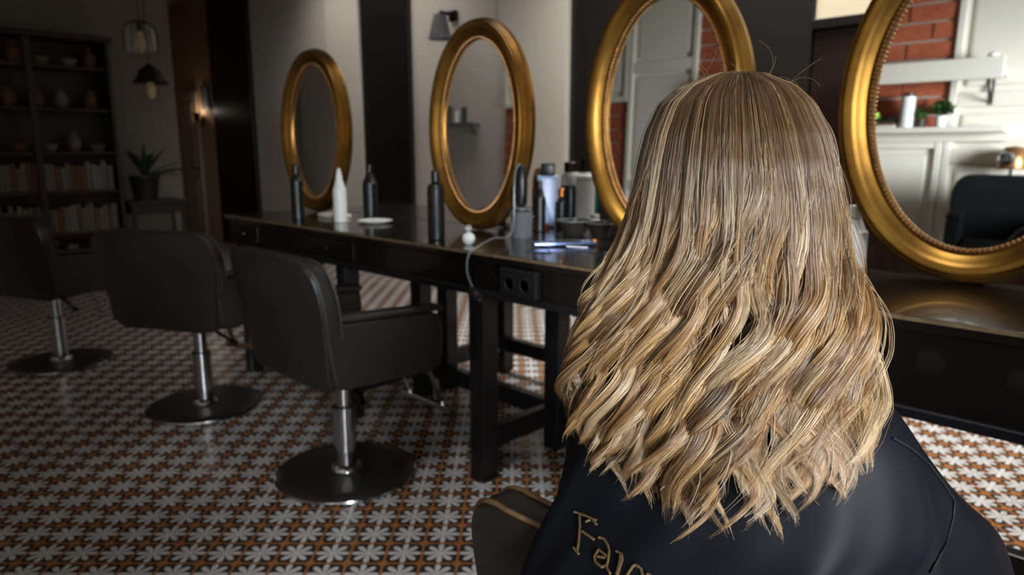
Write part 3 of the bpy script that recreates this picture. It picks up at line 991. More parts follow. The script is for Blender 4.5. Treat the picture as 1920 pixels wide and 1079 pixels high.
def herb(label, x, y, z, r, n, seed, potm, pr=.035, ph=.07):
    rg = random.Random(seed)
    t = thing('potted_herb', label, 'plant', (x, y, z))
    bm = BM(); lathe(bm, [(.0, 0), (pr * .8, 0), (pr, ph), (pr * .9, ph), (pr * .75, .01), (0, .01)], 24, cap=False); obj('pot', bm, potm, t, True)
    bm = BM()
    for k in range(n):
        a, e, d = rg.uniform(0, 2 * PI), rg.uniform(-.2, 1.4), r * rg.uniform(.4, 1)
        c = Vector((d * math.cos(a) * math.cos(e), .7 * d * math.sin(a) * math.cos(e), ph + .03 + d * math.sin(e)))
        s = rg.uniform(.008, .015)
        u = Vector((rg.uniform(-1, 1), rg.uniform(-1, 1), rg.uniform(-1, 1))).normalized(); v = u.orthogonal().normalized()
        q = [bm.verts.new(c + u * s * 1.6), bm.verts.new(c + v * s), bm.verts.new(c - u * s * 1.6), bm.verts.new(c - v * s)]
        bm.faces.new(q)
    o = obj('foliage', bm, M['herb'], t); o['kind'] = 'stuff'
    bm = BM()
    for k in range(9):
        a = k * .7
        tube(bm, [(0, 0, .012), (.012 * math.cos(a), .012 * math.sin(a), ph), (r * .6 * math.cos(a), r * .5 * math.sin(a), ph + r * .6)], .002, 5)
    obj('stem', bm, M['herb'], t)
    return t


herb('bushy green herb in a white pot on the ledge', -1.345, YB + .125, zl, .068, 420, 3, M['porcelain'])
herb('dark trailing green plant beside the tall white can', -1.462, YB + .125, zl, .033, 300, 5, M['pot'], .03, .05)
tag(obj('jar_lid', lathe(BM(), cyl(.03, 0, .05, .01), 22), M['porcelain'], None, True, (-1.18, YB + .15, 1.8205)), 'short white jar standing on the thick shelf', 'jar')
bottle('taller white jar with lid on the thick shelf', -1.10, YB + .15, [('body', M['porcelain'], cyl(.034, 0, .09, .01)), ('lid', M['porcelain'], [(.03, .0905), (.032, .10), (.01, .115)])], 0, name='lidded_jar', z=1.8205)
t = thing('picture_frame', 'white framed picture propped on the thick shelf', 'picture', (-1.92, YB + .13, 1.8205), 0, rot=(R(8), 0, 0))
bm = BM(); box(bm, (-.15, -.01, 0), (.15, .01, .42), .004); obj('frame', bm, M['white_joinery'], t)
obj('print', box(BM(), (-.12, .0105, .03), (.12, .012, .39)), M['paper'], t)

# chrome round dryer on the wall behind, glimpsed in the mirror
t = thing('hood_dryer', 'round chrome hood dryer above the black chair in the right-hand mirror', 'hair dryer', (-.93, YB + .15, 0))
bm = BM(); lathe(bm, [(.0, .0), (.075, .0), (.078, .02), (.075, .03), (.0, .035)], 32, cap=False); obj('floor_stand', bm, M['dark_chrome'], t, True)
bm = BM(); tube(bm, [(0, 0, .035), (0, 0, 1.24)], .014); obj('pole', bm, M['chrome'], t, True)
bm = BM(); lathe(bm, [(.075, 1.24), (.08, 1.26), (.072, 1.33), (.045, 1.37), (.0, 1.38)], 32, cap=False); obj('hood', bm, M['bead_gold'], t, True)
bm = BM(); lathe(bm, [(.04, 0), (.045, .01), (.03, .03), (.0, .035)], 24, (-.02, .066, 1.30), Matrix.Rotation(R(-70), 4, 'X'), cap=False); obj('dial', bm, M['chrome'], t, True)

# towels and products reflected in the farther mirrors
t = thing('towel_rack', 'white towel cupboard on the end wall reflected in the far mirror', 'cupboard', (XE + .20, -.35, 0))
obj('body', box(BM(), (-.195, -.28, .0), (.195, .28, 1.12), .006), M['white_joinery'], t)
for s in (-1, 1):
    d = obj('door', box(BM(), (.1955, -.275 if s < 0 else .003, .04), (.213, -.003 if s < 0 else .275, 1.09), .004), M['white_joinery'], t)
    obj('knob', lathe(BM(), [(.008, 0), (.014, .012), (.0, .02)], 14, (.2135, .03 * s, .65), Matrix.Rotation(PI / 2, 4, 'Y'), cap=False), M['dark_chrome'], d, True)
for k in range(4):
    tag(obj('towel', box(BM(), (-.15, -.2 + .0, 0), (.15, .2, .085), .035, 4), M['towel'], None, True, (XE + .21, -.33 + .012 * (k % 2), 1.1205 + k * .0862)), ('bottom folded white towel of the stack in the far mirror', 'second folded white towel from the bottom of the stack', 'third folded white towel from the bottom of the stack', 'topmost folded white towel of the stack')[k], 'towel', 'stacked white towels')
t = thing('glass_shelf', 'chrome bracket shelf on the back wall reflected in the second mirror', 'shelf', (-6.0, YB + .001, 1.62))
obj('board', box(BM(), (-.35, 0, .0), (.30, .16, .018), .003), M['grey_plastic'], t)
for s in (-.28, .23):
    obj('bracket', tube(BM(), [(s, .003, -.10), (s, .10, -.005)], .008), M['dark_chrome'], t)
for k, (dx, h, m) in enumerate(((-.22, .14, 'white_bottle'), (-.10, .18, 'dark_bowl'), (.02, .12, 'porcelain'), (.14, .16, 'black_plastic'))):
    bottle(('short white bottle on the chrome bracket shelf', 'tall smoky bottle on the chrome bracket shelf', 'low porcelain bottle on the chrome bracket shelf', 'black bottle at the end of the chrome bracket shelf')[k], -6.0 + dx, YB + .09, [('body', M[m], cyl(.028, 0, h)), ('cap', M['chrome'], cyl(.016, h + .0005, h + .03))], 0, z=1.6385)

# ================================================================== bookcase, plant table, pendants at the dim end
BX, BY0, BY1, BH = XE, .95, 2.31, 2.31
t = thing('bookcase', 'tall dark wooden bookcase at the dim end wall', 'bookcase', (BX + .2, (BY0 + BY1) / 2, 0))
hw = (BY1 - BY0) / 2


def PB(name, lo, hi, m=M['dark_wood'], bev=.004, parent=t):
    return obj(name, box(BM(), lo, hi, bev), m, parent)


PB('back_panel', (-.199, -hw + .03, .08), (-.185, hw - .03, BH - .06))
for s in (-1, 1):
    PB('side_panel', (-.199, s * hw - (.03 if s > 0 else 0), 0), (.19, s * hw + (0 if s > 0 else .03), BH - .05))
PB('cornice', (-.199, -hw - .03, BH - .0495), (.23, hw + .03, BH), bev=.015)
PB('plinth', (-.15, -hw + .031, 0), (.18, hw - .031, .08))
PB('middle_post', (.15, -.025, .081), (.19, .025, BH - .06))
shelfz = (.081, .43, .835, 1.204, 1.609, 2.0)
for z in shelfz:
    PB('shelf', (-.184, -hw + .031, z), (.149, hw - .031, z + .025), bev=.002)
rg = random.Random(11)
bt = {}
for z, kind in zip(shelfz, (0, 1, 1, 2, 2, 3)):
    y = BY0 + .05
    if kind in (0, 1):
        while y < BY1 - .10:
            th = rg.uniform(.03, .055)
            hh = rg.uniform(.22, .29)
            mk = rg.choice(('book_pale', 'book_pale', 'book_grey', 'book_brown'))
            if kind == 0 and rg.random() < .25:
                y += .12
            bk = obj('book', box(BM(), (-.11, 0, 0), (.09, th - .003, hh), .004), M[mk], None, False, (BX + .22, y, z + .0255))
            rowname = {.081: 'bottom', .43: 'second lowest', .835: 'middle'}[z]
            tone = {'book_pale': 'pale', 'book_grey': 'grey', 'book_brown': 'brown'}[mk]
            tag(bk, '%s upright book in the %s row of the dark bookcase' % (tone, rowname), 'book', '%s books in the %s row of the bookcase' % (tone, rowname))
            y += th
    else:
        n = 0
        while y < BY1 - .2:
            pr = rg.choice(([(.03, 0), (.06, .05), (.055, .12), (.025, .16), (.03, .18)], [(.05, 0), (.055, .01), (.05, .14), (.03, .16)], [(.04, 0), (.075, .06), (.075, .07), (.06, .07)]))
            row = {1.204: 'fourth', 1.609: 'fifth', 2.0: 'top'}[z]
            mk = rg.choice(('book_pale', 'book_brown', 'book_grey'))
            n += 1
            posn = ('first', 'second', 'third', 'fourth', 'fifth', 'sixth', 'seventh')[n - 1]
            tag(obj('vase', lathe(BM(), pr, 20), M[mk], None, True, (BX + .22, y + .09, z + .0255)), 'small vase, %s from the left on the %s bookcase shelf' % (posn, row), 'vase', 'vases in the bookcase')
            y += rg.uniform(.18, .26)

TXc, TYc = XE + .22, 2.62
t = thing('side_table', 'dark narrow side table beside the bookcase', 'table', (TXc, TYc, 0))
obj('table_top', box(BM(), (-.20, -.28, .70), (.20, .31, .735), .006), M['dark_wood'], t)
obj('apron', box(BM(), (-.17, -.25, .61), (.17, .28, .6995), .004), M['dark_wood'], t)
for sx in (-.165, .13):
    for sy in (-.245, .24):
        obj('leg', box(BM(), (sx, sy, 0), (sx + .035, sy + .035, .6095), .004), M['dark_wood'], t)
t = thing('potted_palm', 'spiky potted palm on the dark side table', 'plant', (TXc, TYc - .05, .7355))
bm = BM(); lathe(bm, [(.0, 0), (.11, 0), (.14, .22), (.15, .23), (.15, .25), (.13, .25), (.12, .21), (.0, .21)], 32, cap=False); obj('pot', bm, M['pot'], t, True)
obj('soil', lathe(BM(), [(.0, .21), (.118, .212), (.0, .225)], 24, cap=False), M['dark_wood'], t)
rg = random.Random(8)
for k in range(26):
    a = k * 2.4 + rg.uniform(-.2, .2)
    e = rg.uniform(.25, 1.35)
    e = max(e, .55)
    Ln = rg.uniform(.40, .58)
    if math.cos(a) < -.1 or math.sin(a) < -.3:
        e = max(e, 1.2); Ln *= .72
    bm = BM()
    prev = None
    for i in range(8):
        q = i / 7
        rr = Ln * q * math.cos(e) * (1 + .2 * q)
        p = Vector((rr * math.cos(a), rr * math.sin(a), .22 + Ln * q * math.sin(e) - .22 * q * q * (1.5 - e)))
        wd = .022 * math.sin(PI * min(1, q * .85 + .12)) + .001
        sd = Vector((-math.sin(a), math.cos(a), 0)) * wd
        row = [bm.verts.new(p + sd), bm.verts.new(p - Vector((0, 0, wd * .5))), bm.verts.new(p - sd)]
        if prev:
            bm.faces.new((prev[0], prev[1], row[1], row[0])); bm.faces.new((prev[1], prev[2], row[2], row[1]))
        prev = row
    obj('leaf', bm, M['leaf'], t, True)


def pendant(label, x, y, z, kind):
    t = thing('pendant_lamp', label, 'lamp', (x, y, ZC), group='pendant lamps at the dim end')
    d = z - ZC
    obj('cord', tube(BM(), [(0, 0, 0), (0, 0, d + .16)], .004, 6), M['lamp_metal'], t)
    obj('ceiling_rose', lathe(BM(), [(.05, 0), (.045, -.025), (.0, -.03)], 20, (0, 0, -.0005), cap=False), M['lamp_metal'], t, True)
    obj('socket', lathe(BM(), [(.012, .16), (.022, .15), (.026, .08), (.022, .07)], 18, (0, 0, d)), M['lamp_metal'], t, True)
    if kind == 'shade':
        obj('lamp_shade', lathe(BM(), [(.03, .15), (.05, .13), (.09, .10), (.10, .05), (.145, .0), (.142, -.002), (.095, .045), (.085, .09), (.03, .13)], 28, (0, 0, d), cap=False), M['lamp_metal'], t, True)
        zb = -.02
    else:
        obj('lamp_glass', lathe(BM(), [(.03, .16), (.12, .12), (.14, .04), (.14, -.10), (.137, -.10), (.137, .04), (.117, .118), (.03, .155)], 28, (0, 0, d), cap=False), M['lamp_glass'], t, True)
        bm = BM()
        for k in range(8):
            a = k * PI / 4
            tube(bm, [(.03 * math.cos(a), .03 * math.sin(a), d + .165), (.123 * math.cos(a), .123 * math.sin(a), d + .122), (.144 * math.cos(a), .144 * math.sin(a), d + .04), (.144 * math.cos(a), .144 * math.sin(a), d - .10)], .003, 5)
        obj('cage', bm, M['lamp_metal'], t)
        zb = .0
    obj('bulb', lathe(BM(), [(.012, .07), (.02, .05), (.035, -.02), (.036, -.06), (.022, -.10), (.0, -.115)], 20, (0, 0, d + zb), cap=False), M['bulb'], t, True)


pendant('glass pendant lamp with a bulb, the higher of the two', -7.0, 2.335, 2.21, 'glass')
pendant('iron shade pendant lamp with a bare bulb, the lower of the two', -6.6, 2.25, 1.806, 'shade')

# ================================================================== the seated person
PX, PY = -.40, .785
body_parts = BM()


def ell(c, r, rot=None, seg=20):
    b = bmesh.new()
    bmesh.ops.create_uvsphere(b, u_segments=seg, v_segments=seg // 2 + 2, radius=1)
    bmesh.ops.scale(b, vec=r, verts=b.verts)
    if rot:
        bmesh.ops.transform(b, matrix=rot, verts=b.verts)
    bmesh.ops.translate(b, vec=c, verts=b.verts)
    join(body_parts, b)


def limb(pts, rads):
    """tapered limb with round joints"""
    for i in range(len(pts) - 1):
        a, b = Vector(pts[i]), Vector(pts[i + 1])
        tube(body_parts, [a.lerp(b, k / 6) for k in range(7)], [rads[i] + (rads[i + 1] - rads[i]) * k / 6 for k in range(7)], 14)
    for p, r in zip(pts, rads):
        ell(p, (r, r, r), seg=14)


# local: origin under the hips on the floor, faces +Y
HZ = 1.215
ell((0, .0, HZ + .012), (.073, .093, .088)); ell((0, .035, HZ - .05), (.055, .062, .068)); ell((0, .055, HZ - .098), (.026, .024, .02))
ell((0, .100, HZ - .022), (.011, .018, .022)); ell((0, .108, HZ - .036), (.015, .013, .010))
ell((0, .086, HZ - .067), (.024, .012, .006)); ell((0, .085, HZ - .076), (.022, .012, .006))
for s in (-1, 1):
    ell((.031 * s, .078, HZ + .002), (.014, .012, .010)); ell((.031 * s, .086, HZ + .024), (.020, .008, .005)); ell((.075 * s, -.008, HZ - .012), (.010, .019, .031))
limb([(0, -.015, HZ - .06), (0, -.018, 1.03)], [.052, .058])
ell((0, -.01, .93), (.165, .095, .12)); ell((0, -.0, .80), (.135, .092, .14)); ell((0, -.005, .66), (.15, .10, .13)); ell((0, -.005, .58), (.17, .125, .085))
for s in (-1, 1):
    limb([(.125 * s, -.005, .945), (.175 * s, .01, .78), (.23 * s, .16, .745), (.13 * s, .33, .70)], [.045, .040, .034, .026])
    hp = Vector((.13 * s, .33, .70))
    ell(hp + Vector((-.02 * s, .045, -.008)), (.036, .045, .016))
    for q in range(4):
        o = hp + Vector((-.02 * s + (q - 1.5) * .018, .075, -.008))
        ln = (.050, .058, .054, .042)[q]
        limb([o, o + Vector((-.004 * s, ln * .6, -.006)), o + Vector((-.008 * s, ln, -.026))], [.0095, .009, .008])
    o = hp + Vector((-.05 * s, .03, -.006))
    limb([o, o + Vector((-.022 * s, .025, -.004)), o + Vector((-.026 * s, .05, -.012))], [.011, .0095, .008])
    limb([(.085 * s, .03, .585), (.10 * s, .43, .565), (.095 * s, .47, .20)], [.085, .062, .045])
    limb([(.095 * s, .47, .20), (.095 * s, .475, .235)], [.045, .045])
    ell((.095 * s, .53, .215), (.042, .12, .032))
tmp = obj('tmp_body', body_parts, None)
md = tmp.modifiers.new('r', 'REMESH'); md.mode = 'VOXEL'; md.voxel_size = .0075; md.use_smooth_shade = True
ms = tmp.modifiers.new('s', 'SMOOTH'); ms.factor = .5; ms.iterations = 3
dg = bpy.context.evaluated_depsgraph_get()
bme = bpy.data.meshes.new_from_object(tmp.evaluated_get(dg))
bpy.data.objects.remove(tmp)
bme.materials.clear()
bme.materials.append(M['skin']); bme.materials.append(M['trousers'])
zc = np.array([p.center.z for p in bme.polygons]); yc = np.array([p.center.y for p in bme.polygons])
xc = np.array([abs(p.center.x) for p in bme.polygons])
cloth = ((zc < 1.02) & ~((yc > .27) & (zc > .63))).astype(np.int32)
bme.polygons.foreach_set('material_index', cloth)
bme.polygons.foreach_set('use_smooth', [True] * len(bme.polygons))
person = bpy.data.objects.new('person', bme)
C.objects.link(person)
person.location = (PX, PY, 0)
tag(person, 'seated person in a black satin cape with wavy shoulder-length blonde hair, seen from behind', 'person')

# ---- cape: lofted from the neck over the shoulders, chair back and lap
#        z      a(side) back   front  n
sect = [(1.100, .058, .058, .062), (1.070, .070, .066, .070), (1.045, .095, .075, .078), (1.022, .132, .085, .085), (1.000, .165, .092, .090),
        (.975, .192, .100, .097), (.945, .210, .108, .108), (.912, .221, .117, .13), (.885, .227, .126, .16), (.860, .231, .138, .20), (.840, .234, .155, .23), (.824, .237, .185, .26), (.810, .240, .222, .29),
        (.792, .243, .258, .33), (.765, .248, .282, .37), (.71, .258, .296, .42), (.65, .272, .302, .46), (.58, .288, .306, .50), (.50, .302, .309, .53), (.43, .315, .312, .545)]
NS = 160


def cape_pt(a, i, off=0.0):
    z, sa, bb, bf = sect[i]
    t = i / (len(sect) - 1)
    c, s = math.cos(a), math.sin(a)
    ex = 2.0 + .5 * min(1, t * 1.6)
    d = bb if s < 0 else bf
    sx = sa
    if s < 0:                      # the cloth narrows where it hangs behind the chair back
        sx = sa - .045 * max(0, min(1, (.85 - z) / .06))
        ex = 2.0
    if s > 0:                      # elbows lift the cape out in front of the shoulders
        k = max(0, min(1, (.95 - z) / .12)) * math.exp(-((s - .55) / .35) ** 2)
        sx = sa + .052 * k
    r = (abs(c) ** ex + abs(s) ** ex) ** (-1 / ex)
    fold = max(0, t - .28)
    w = .010 * fold * math.sin(9 * a + 1.3 + 2 * t) + .008 * fold * math.sin(17 * a + 4 * t) + .006 * math.sin(5 * a + .4) * fold
    w += .012 * math.exp(-((t - .42) / .08) ** 2) * math.exp(-((a - (PI + .28)) / .22) ** 2)   # bulge where the cloth slips off the chair corner
    # the shoulder tops are level, the neck-to-shoulder slope is soft
    zz = z - .012 * abs(c) ** 3 * (1 - t) + .006 * fold * math.sin(7 * a)
    return Vector(((sx * r + w + off) * c, (d * r + w + off) * s - .005, zz))


bm = BM()
rings = []
for i in range(len(sect)):
    rings.append([bm.verts.new(cape_pt(2 * PI * k / NS, i)) for k in range(NS)])
for i in range(len(rings) - 1):
    for k in range(NS):
        bm.faces.new((rings[i][k], rings[i][(k + 1) % NS], rings[i + 1][(k + 1) % NS], rings[i + 1][k]))
cape = obj('cape', bm, M['cape'], person, True)
cape['label'] = 'black satin salon cape with gold embroidery'
sol = cape.modifiers.new('thickness', 'SOLIDIFY'); sol.thickness = .002; sol.offset = -1
sub = cape.modifiers.new('smooth', 'SUBSURF'); sub.levels = 1; sub.render_levels = 1

cverts = [v.co + Vector((PX, PY, 0)) for v in cape.data.vertices]
bvh = BVHTree.FromPolygons(cverts, [tuple(p.vertices) for p in cape.data.polygons])


def on_cape(x, y):
    d = ray(x, y).normalized()
    h, n, i, dist = bvh.ray_cast(Vector((0, 0, CAMH)), d)
    if h is None:
        return None
    if n.dot(d) > 0:
        n = -n
    return h + n * .0014 - Vector((PX, PY, 0))


def stroke(name, pix, rad, m):
    pts = []
    for a, b in zip(pix[:-1], pix[1:]):
        n = max(2, int(math.dist(a, b) / 4))
        for k in range(n):
            pts.append((a[0] + (b[0] - a[0]) * k / n, a[1] + (b[1] - a[1]) * k / n))
    pts.append(pix[-1])
    q = [on_cape(*p) for p in pts]
    q = [p for p in q if p is not None]
    if len(q) < 2:
        return
    # drop jumps
    out = [q[0]]
    for p in q[1:]:
        if (p - out[-1]).length < .03:
            out.append(p)
    if len(out) > 1:
        return obj(name, tube(BM(), out, rad, 6), m, cape, True)


letters = [
    [[(1087, 970), (1088, 990), (1086, 1015), (1083, 1036)], [(1077, 962), (1098, 969), (1119, 978)], [(1098, 981), (1108, 977)], [(1113, 978), (1119, 986)], [(1091, 998), (1103, 1006), (1114, 1014)], [(1076, 1029), (1086, 1041)]],
    [[(1123, 1010), (1133, 1013), (1140, 1024), (1143, 1036), (1141, 1052), (1138, 1066), (1145, 1078)], [(1139, 1046), (1123, 1033), (1115, 1047), (1118, 1057), (1130, 1066), (1138, 1063)], [(1121, 1046), (1136, 1049)]],
    [[(1156, 1036), (1166, 1042), (1167, 1052), (1160, 1074), (1153, 1098)], [(1164, 1044), (1162, 1060), (1156, 1080)]],
    [[(1174, 1084), (1187, 1064), (1193, 1062), (1202, 1069), (1205, 1084), (1200, 1105)], [(1213, 1078), (1221, 1083), (1219, 1100)]],
]
for L_ in letters:
    for s in L_:
        stroke('embroidered_letter', s, .0016, M['embroidery'])
for s in ([(1672, 822), (1706, 842), (1738, 870), (1766, 906), (1788, 940)], [(1788, 940), (1786, 970), (1774, 1015), (1752, 1060), (1745, 1075)]):
    stroke('shoulder_seam', s, .0012, M['seam'])

# ================================================================== hair
rs = np.random.RandomState(7)
Pc = np.array([-.40, .77])
un = np.array([.888, .46]); vn = np.array([-.46, .888])
#       z      uL     uR     b
env = np.array([
    (1.3355, -.010, -.004, .004), (1.333, -.034, .020, .028), (1.318, -.070, .051, .060), (1.300, -.089, .068, .080), (1.269, -.101, .084, .097), (1.238, -.107, .094, .107),
    (1.207, -.111, .102, .112), (1.175, -.116, .108, .114), (1.145, -.124, .112, .113), (1.110, -.136, .119, .113), (1.080, -.145, .127, .115), (1.045, -.153, .133, .119),
    (1.010, -.162, .133, .121), (.985, -.165, .138, .124), (.960, -.163, .145, .128), (.930, -.160, .148, .133), (.900, -.158, .150, .139), (.870, -.156, .150, .146), (.835, -.155, .150, .155)])
hwid = (env[:, 2] - env[:, 1]) / 2
seglen = np.sqrt(np.diff(env[:, 0]) ** 2 + np.diff(.5 * (hwid + env[:, 3])) ** 2)
ell_ = np.concatenate([[0], np.cumsum(seglen)])
LT = ell_[-1]


def E(col, l):
    return np.interp(l, ell_, env[:, col])


uend = np.array([-.20, -.16, -.117, -.083, -.044, 0, .05, .082, .124, .168])
zend = np.array([.935, .928, .912, .898, .885, .876, .896, .917, .942, .965])


def sstep(a, b, x):
    t = np.clip((x - a) / (b - a), 0, 1)
    return t * t * (3 - 2 * t)


NP = 44
pos_all, col_all, rad_all, lay_list = [], [], [], []
root_c = np.array(s2l(88, 63, 37)); root_d = np.array(s2l(52, 37, 23))
tones = [np.array(s2l(*c)) for c in ((190, 154, 104), (216, 194, 158), (152, 112, 70), (104, 75, 47), (66, 47, 32), (130, 93, 58))]


def clump(theta, layer, nst, width, tone, bend, dim=1.0):
    """one lock of hair, returns positions (nst, NP, 3)"""
    l0 = np.abs(rs.normal(0, .012, nst)) if layer > .93 else rs.uniform(.005, .10, nst)
    # end of the lock from the bottom contour
    uu = (E(1, .33) + E(2, .33)) / 2 + (E(2, .33) - E(1, .33)) / 2 * math.cos(theta)
    ze = np.interp(uu, uend, zend) + rs.normal(0, .011) + (1 - layer) * .02
    if math.sin(theta) < .1:
        ze += .01
    le = np.interp(-ze, -env[:, 0], ell_)
    le = le + rs.normal(0, .008, nst) - np.abs(rs.normal(0, .018, nst)) * (rs.rand(nst) < .35)
    s = np.linspace(0, 1, NP)[None, :]
    l = l0[:, None] + (le - l0)[:, None] * s
    # offsets of each strand in the lock
    dth = rs.normal(0, 1, nst)[:, None]
    drd = rs.normal(0, 1, nst)[:, None]
    send = s * np.ones_like(l)
    spread = 1.6 - .85 * sstep(.08, .32, l) - .45 * sstep(.72, 1.0, send)
    th = theta + dth * width * spread
    lam, ph, amp, start = bend
    wgt = sstep(start, start + .17, l) * (1 + .35 * sstep(.36, .5, l))
    wave = np.sin(2 * PI * (l - start) / lam + ph)
    wave2 = np.cos(2 * PI * (l - start) / lam + ph)
    uc = (E(1, l) + E(2, l)) / 2
    a = (E(2, l) - E(1, l)) / 2
    b = np.where(np.sin(th) > 0, E(3, l), E(3, l) * .75)
    taper = 1 - .65 * sstep(.40, .52, l)
    lay = layer + (drd * .016 + .032 * (.6 - np.minimum(dth * dth, 3) * .5) * sstep(.14, .28, l)) * (.5 + .5 * sstep(.0, .2, l)) * taper
    rad_off = amp * .75 * wgt * (wave2 - .35)
    c, sn = np.cos(th), np.sin(th)
    u = uc + (a * lay + rad_off) * c
    v = -(b * lay + rad_off) * sn
    v = v - .075 * sstep(.17, .33, l) * (1 - np.clip(sn, 0, 1))      # side locks fall behind the shoulders
    # lateral wave along the tangent of the cross-section
    tx, tv = -a * sn, -b * c
    tl = np.sqrt(tx * tx + tv * tv) + 1e-6
    lat = amp * wgt * wave + .0012 * np.sin(l * 55 + dth * 9) * sstep(.05, .3, l)
    frz = np.cumsum(rs.normal(0, .00012, (nst, NP)), axis=1)
    u = u + tx / tl * lat + frz
    v = v + tv / tl * lat + np.cumsum(rs.normal(0, .00012, (nst, NP)), axis=1)
    z = E(0, l) + np.cumsum(rs.normal(0, .00012, (nst, NP)), axis=1)
    z = z + .35 * amp * wgt * wave2 * .5
    P = np.empty((nst, NP, 3))
    P[..., 0] = Pc[0] + u * un[0] + v * vn[0]
    P[..., 1] = Pc[1] + u * un[1] + v * vn[1]
    P[..., 2] = z
    # colour: dark roots melting into the lock's own tone
    rt = rs.uniform(.10, .20, nst)[:, None]
    f = sstep(rt - .06, rt + .18, l)[..., None]
    rc = (root_c + (root_d - root_c) * rs.rand(nst)[:, None])[:, None, :]
    band = np.floor((dth[:, 0] + 4) * rs.uniform(1.6, 2.6) + rs.rand()).astype(int)
    bt_ = rs.choice(6, 40, p=(.19, .16, .15, .20, .20, .10))
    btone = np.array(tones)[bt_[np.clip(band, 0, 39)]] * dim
    tcol = (tone * .5 + btone * .5) * (1 + rs.normal(0, .12, nst))[:, None]
    swap = rs.rand(nst) < .16
    tcol[swap] = np.array(tones)[rs.randint(0, 6, swap.sum())]
    warm = np.clip(rs.normal(0, .06, nst), -.15, .15)[:, None] * np.array([0, -.3, -1.0])[None, :]
    tcol = np.clip(tcol * (1 + warm), .01, .95)
    colr = rc * (1 - f) + tcol[:, None, :] * f
    hs = rs.rand(nst) < .12          # fine highlights that start right at the root
    colr[hs] = colr[hs] * .45 + tcol[hs][:, None, :] * .55
    rad = .00026 * (1 - .55 * sstep(.8, 1, s)) * rs.uniform(.75, 1.25, nst)[:, None] * (.55 + .45 * sstep(0, .06, s))
    lay_list.append(np.full(nst, layer)); pos_all.append(P); col_all.append(colr); rad_all.append(np.broadcast_to(rad, (nst, NP)))


def phase(th):
    return 1.7 * math.sin(2.6 * th + .5) + .9 * math.sin(5.5 * th + 1.7)


lo, hi = R(-32), R(212)
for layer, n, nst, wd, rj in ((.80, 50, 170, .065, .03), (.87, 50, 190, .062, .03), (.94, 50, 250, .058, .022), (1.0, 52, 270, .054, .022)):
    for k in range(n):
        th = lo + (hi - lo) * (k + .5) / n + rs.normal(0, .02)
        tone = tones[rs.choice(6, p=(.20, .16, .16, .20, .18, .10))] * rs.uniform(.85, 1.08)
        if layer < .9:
            tone = tone * .55  # under-layers darkened in colour as shade between the locks
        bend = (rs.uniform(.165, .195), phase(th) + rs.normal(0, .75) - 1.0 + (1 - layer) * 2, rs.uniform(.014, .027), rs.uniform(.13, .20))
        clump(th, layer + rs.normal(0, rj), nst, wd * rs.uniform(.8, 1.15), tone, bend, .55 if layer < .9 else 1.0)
# a few bold locks that ride on top, back and sides
for k in range(26):
    th = R(rs.uniform(-15, 195))
    tone = tones[rs.choice((0, 0, 1, 1, 2, 3, 5))] * rs.uniform(.95, 1.1)
    bend = (rs.uniform(.20, .225), phase(th) - 1.0 + rs.normal(0, .6), rs.uniform(.022, .032), rs.uniform(.19, .25))
    clump(th, 1.02 + rs.uniform(0, .035), 90, .020, tone, bend)
# loose fine strands
for k in range(70):
    th = R(rs.uniform(-25, 205))
    bend = (rs.uniform(.18, .26), rs.uniform(0, 6.28), rs.uniform(.012, .028), rs.uniform(.06, .25))
    clump(th, 1.03 + abs(rs.normal(0, .05)), 3, .03, tones[rs.choice((0, 1, 2, 3))], bend)
pos = np.concatenate(pos_all); colr = np.concatenate(col_all); rad = np.concatenate(rad_all)
# flyaways on the crown
nf = 22
fp = np.empty((nf, NP, 3)); fs_ = np.linspace(0, 1, NP)
for k in range(nf):
    u0 = rs.uniform(-.08, .07); z0 = 1.327 - 3.2 * (u0 + .008) ** 2
    L0 = rs.uniform(.012, .05); aa = rs.uniform(-.2, 1.1) * (1 if rs.rand() < .75 else -1); cv = rs.uniform(-2.4, 2.4)
    ang = PI / 2 - aa + cv * fs_
    du = np.cumsum(np.cos(ang)) * L0 / NP; dz = np.cumsum(np.sin(ang)) * L0 / NP
    v0 = rs.uniform(-.04, .03)
    fp[k, :, 0] = Pc[0] + (u0 + du) * un[0] + v0 * vn[0]
    fp[k, :, 1] = Pc[1] + (u0 + du) * un[1] + v0 * vn[1]
    fp[k, :, 2] = z0 + dz
pos = np.concatenate([pos, fp]); colr = np.concatenate([colr, np.broadcast_to(np.array(s2l(150, 115, 75)), (nf, NP, 3))]); rad = np.concatenate([rad, np.full((nf, NP), .00006)])
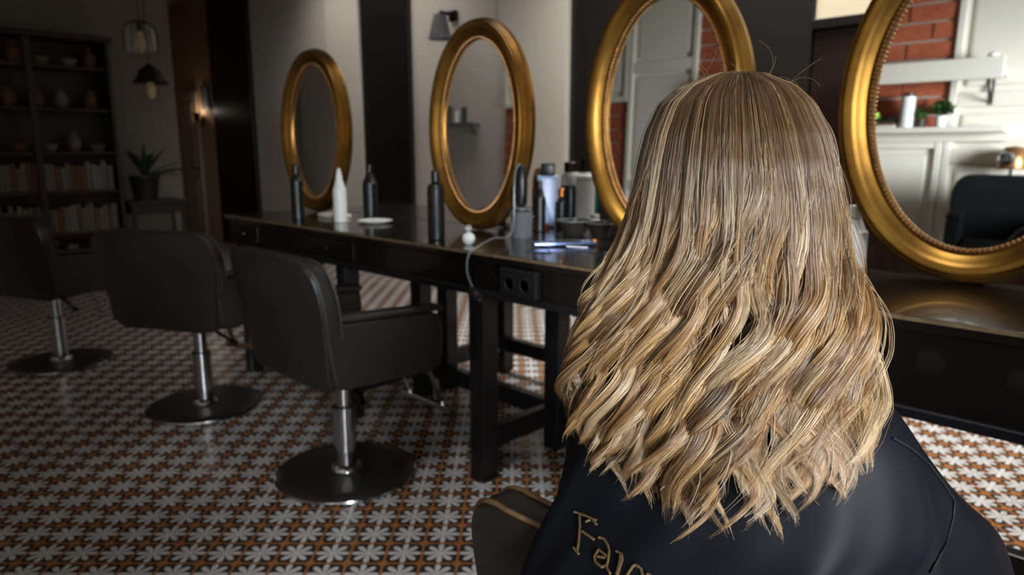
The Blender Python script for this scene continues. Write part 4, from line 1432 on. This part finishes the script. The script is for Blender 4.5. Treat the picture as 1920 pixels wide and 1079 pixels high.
# keep the hair outside the cape and the head
pos[..., 0] -= PX; pos[..., 1] -= PY
flat = pos.reshape(-1, 3)
zs_ = np.array([s[0] for s in sect])[::-1]; sa_ = np.array([s[1] for s in sect])[::-1]; sb_ = np.array([s[2] for s in sect])[::-1]
m = flat[:, 2] < 1.09
A = np.interp(flat[m, 2], zs_, sa_) + .006; B = np.interp(flat[m, 2], zs_, sb_) + .008
xx, yy = flat[m, 0], flat[m, 1] + .005
inside = np.sqrt(np.clip(1 - (xx / A) ** 2, 0, 1))
lay_all = np.concatenate(lay_list + [np.ones(nf)])
lr = np.repeat(lay_all, NP)[m]
yb = -B * inside - np.clip(lr - .93, 0, .2) * .12
wgt_ = (1 - sstep(.0, .05, yy)) * sstep(0, .04, 1.09 - flat[m, 2])
ynew = np.where((yy > yb) & (np.abs(xx) < A) & (lr > .955), yy + (yb - yy) * wgt_, yy)
flat[m, 1] = ynew - .005
N = pos.shape[0]
print('strands', N)
hc = bpy.data.hair_curves.new('hair')
hc.add_curves([NP] * N)
hc.attributes['position'].data.foreach_set('vector', flat.astype(np.float32).ravel())
ra = hc.attributes.get('radius') or hc.attributes.new('radius', 'FLOAT', 'POINT')
ra.data.foreach_set('value', rad.astype(np.float32).ravel())
ca = hc.attributes.new('strand_color', 'FLOAT_COLOR', 'POINT')
c4 = np.ones((N * NP, 4), dtype=np.float32); c4[:, :3] = colr.reshape(-1, 3)
ca.data.foreach_set('color', c4.ravel())
hm = bpy.data.materials.new('hair_fibre'); hm.use_nodes = True
nt = hm.node_tree; nt.nodes.clear()
out = nt.nodes.new('ShaderNodeOutputMaterial')
at = nt.nodes.new('ShaderNodeAttribute'); at.attribute_name = 'strand_color'
pb = nt.nodes.new('ShaderNodeBsdfPrincipled')
pb.inputs['Roughness'].default_value = .36
pb.inputs['Specular IOR Level'].default_value = .65
nt.links.new(at.outputs['Color'], pb.inputs['Base Color'])
hb = nt.nodes.new('ShaderNodeBsdfHairPrincipled')
hb.model = 'CHIANG'; hb.parametrization = 'COLOR'
nt.links.new(at.outputs['Color'], hb.inputs['Color'])
hb.inputs['Roughness'].default_value = .25
hb.inputs['Radial Roughness'].default_value = .4
mx = nt.nodes.new('ShaderNodeMixShader'); mx.inputs[0].default_value = .30
nt.links.new(pb.outputs[0], mx.inputs[1]); nt.links.new(hb.outputs[0], mx.inputs[2])
nt.links.new(mx.outputs[0], out.inputs['Surface'])
hc.materials.append(hm)
hair = bpy.data.objects.new('hair', hc)
C.objects.link(hair)
hair.parent = person
hair['label'] = 'wavy blonde balayage hair with darker roots'
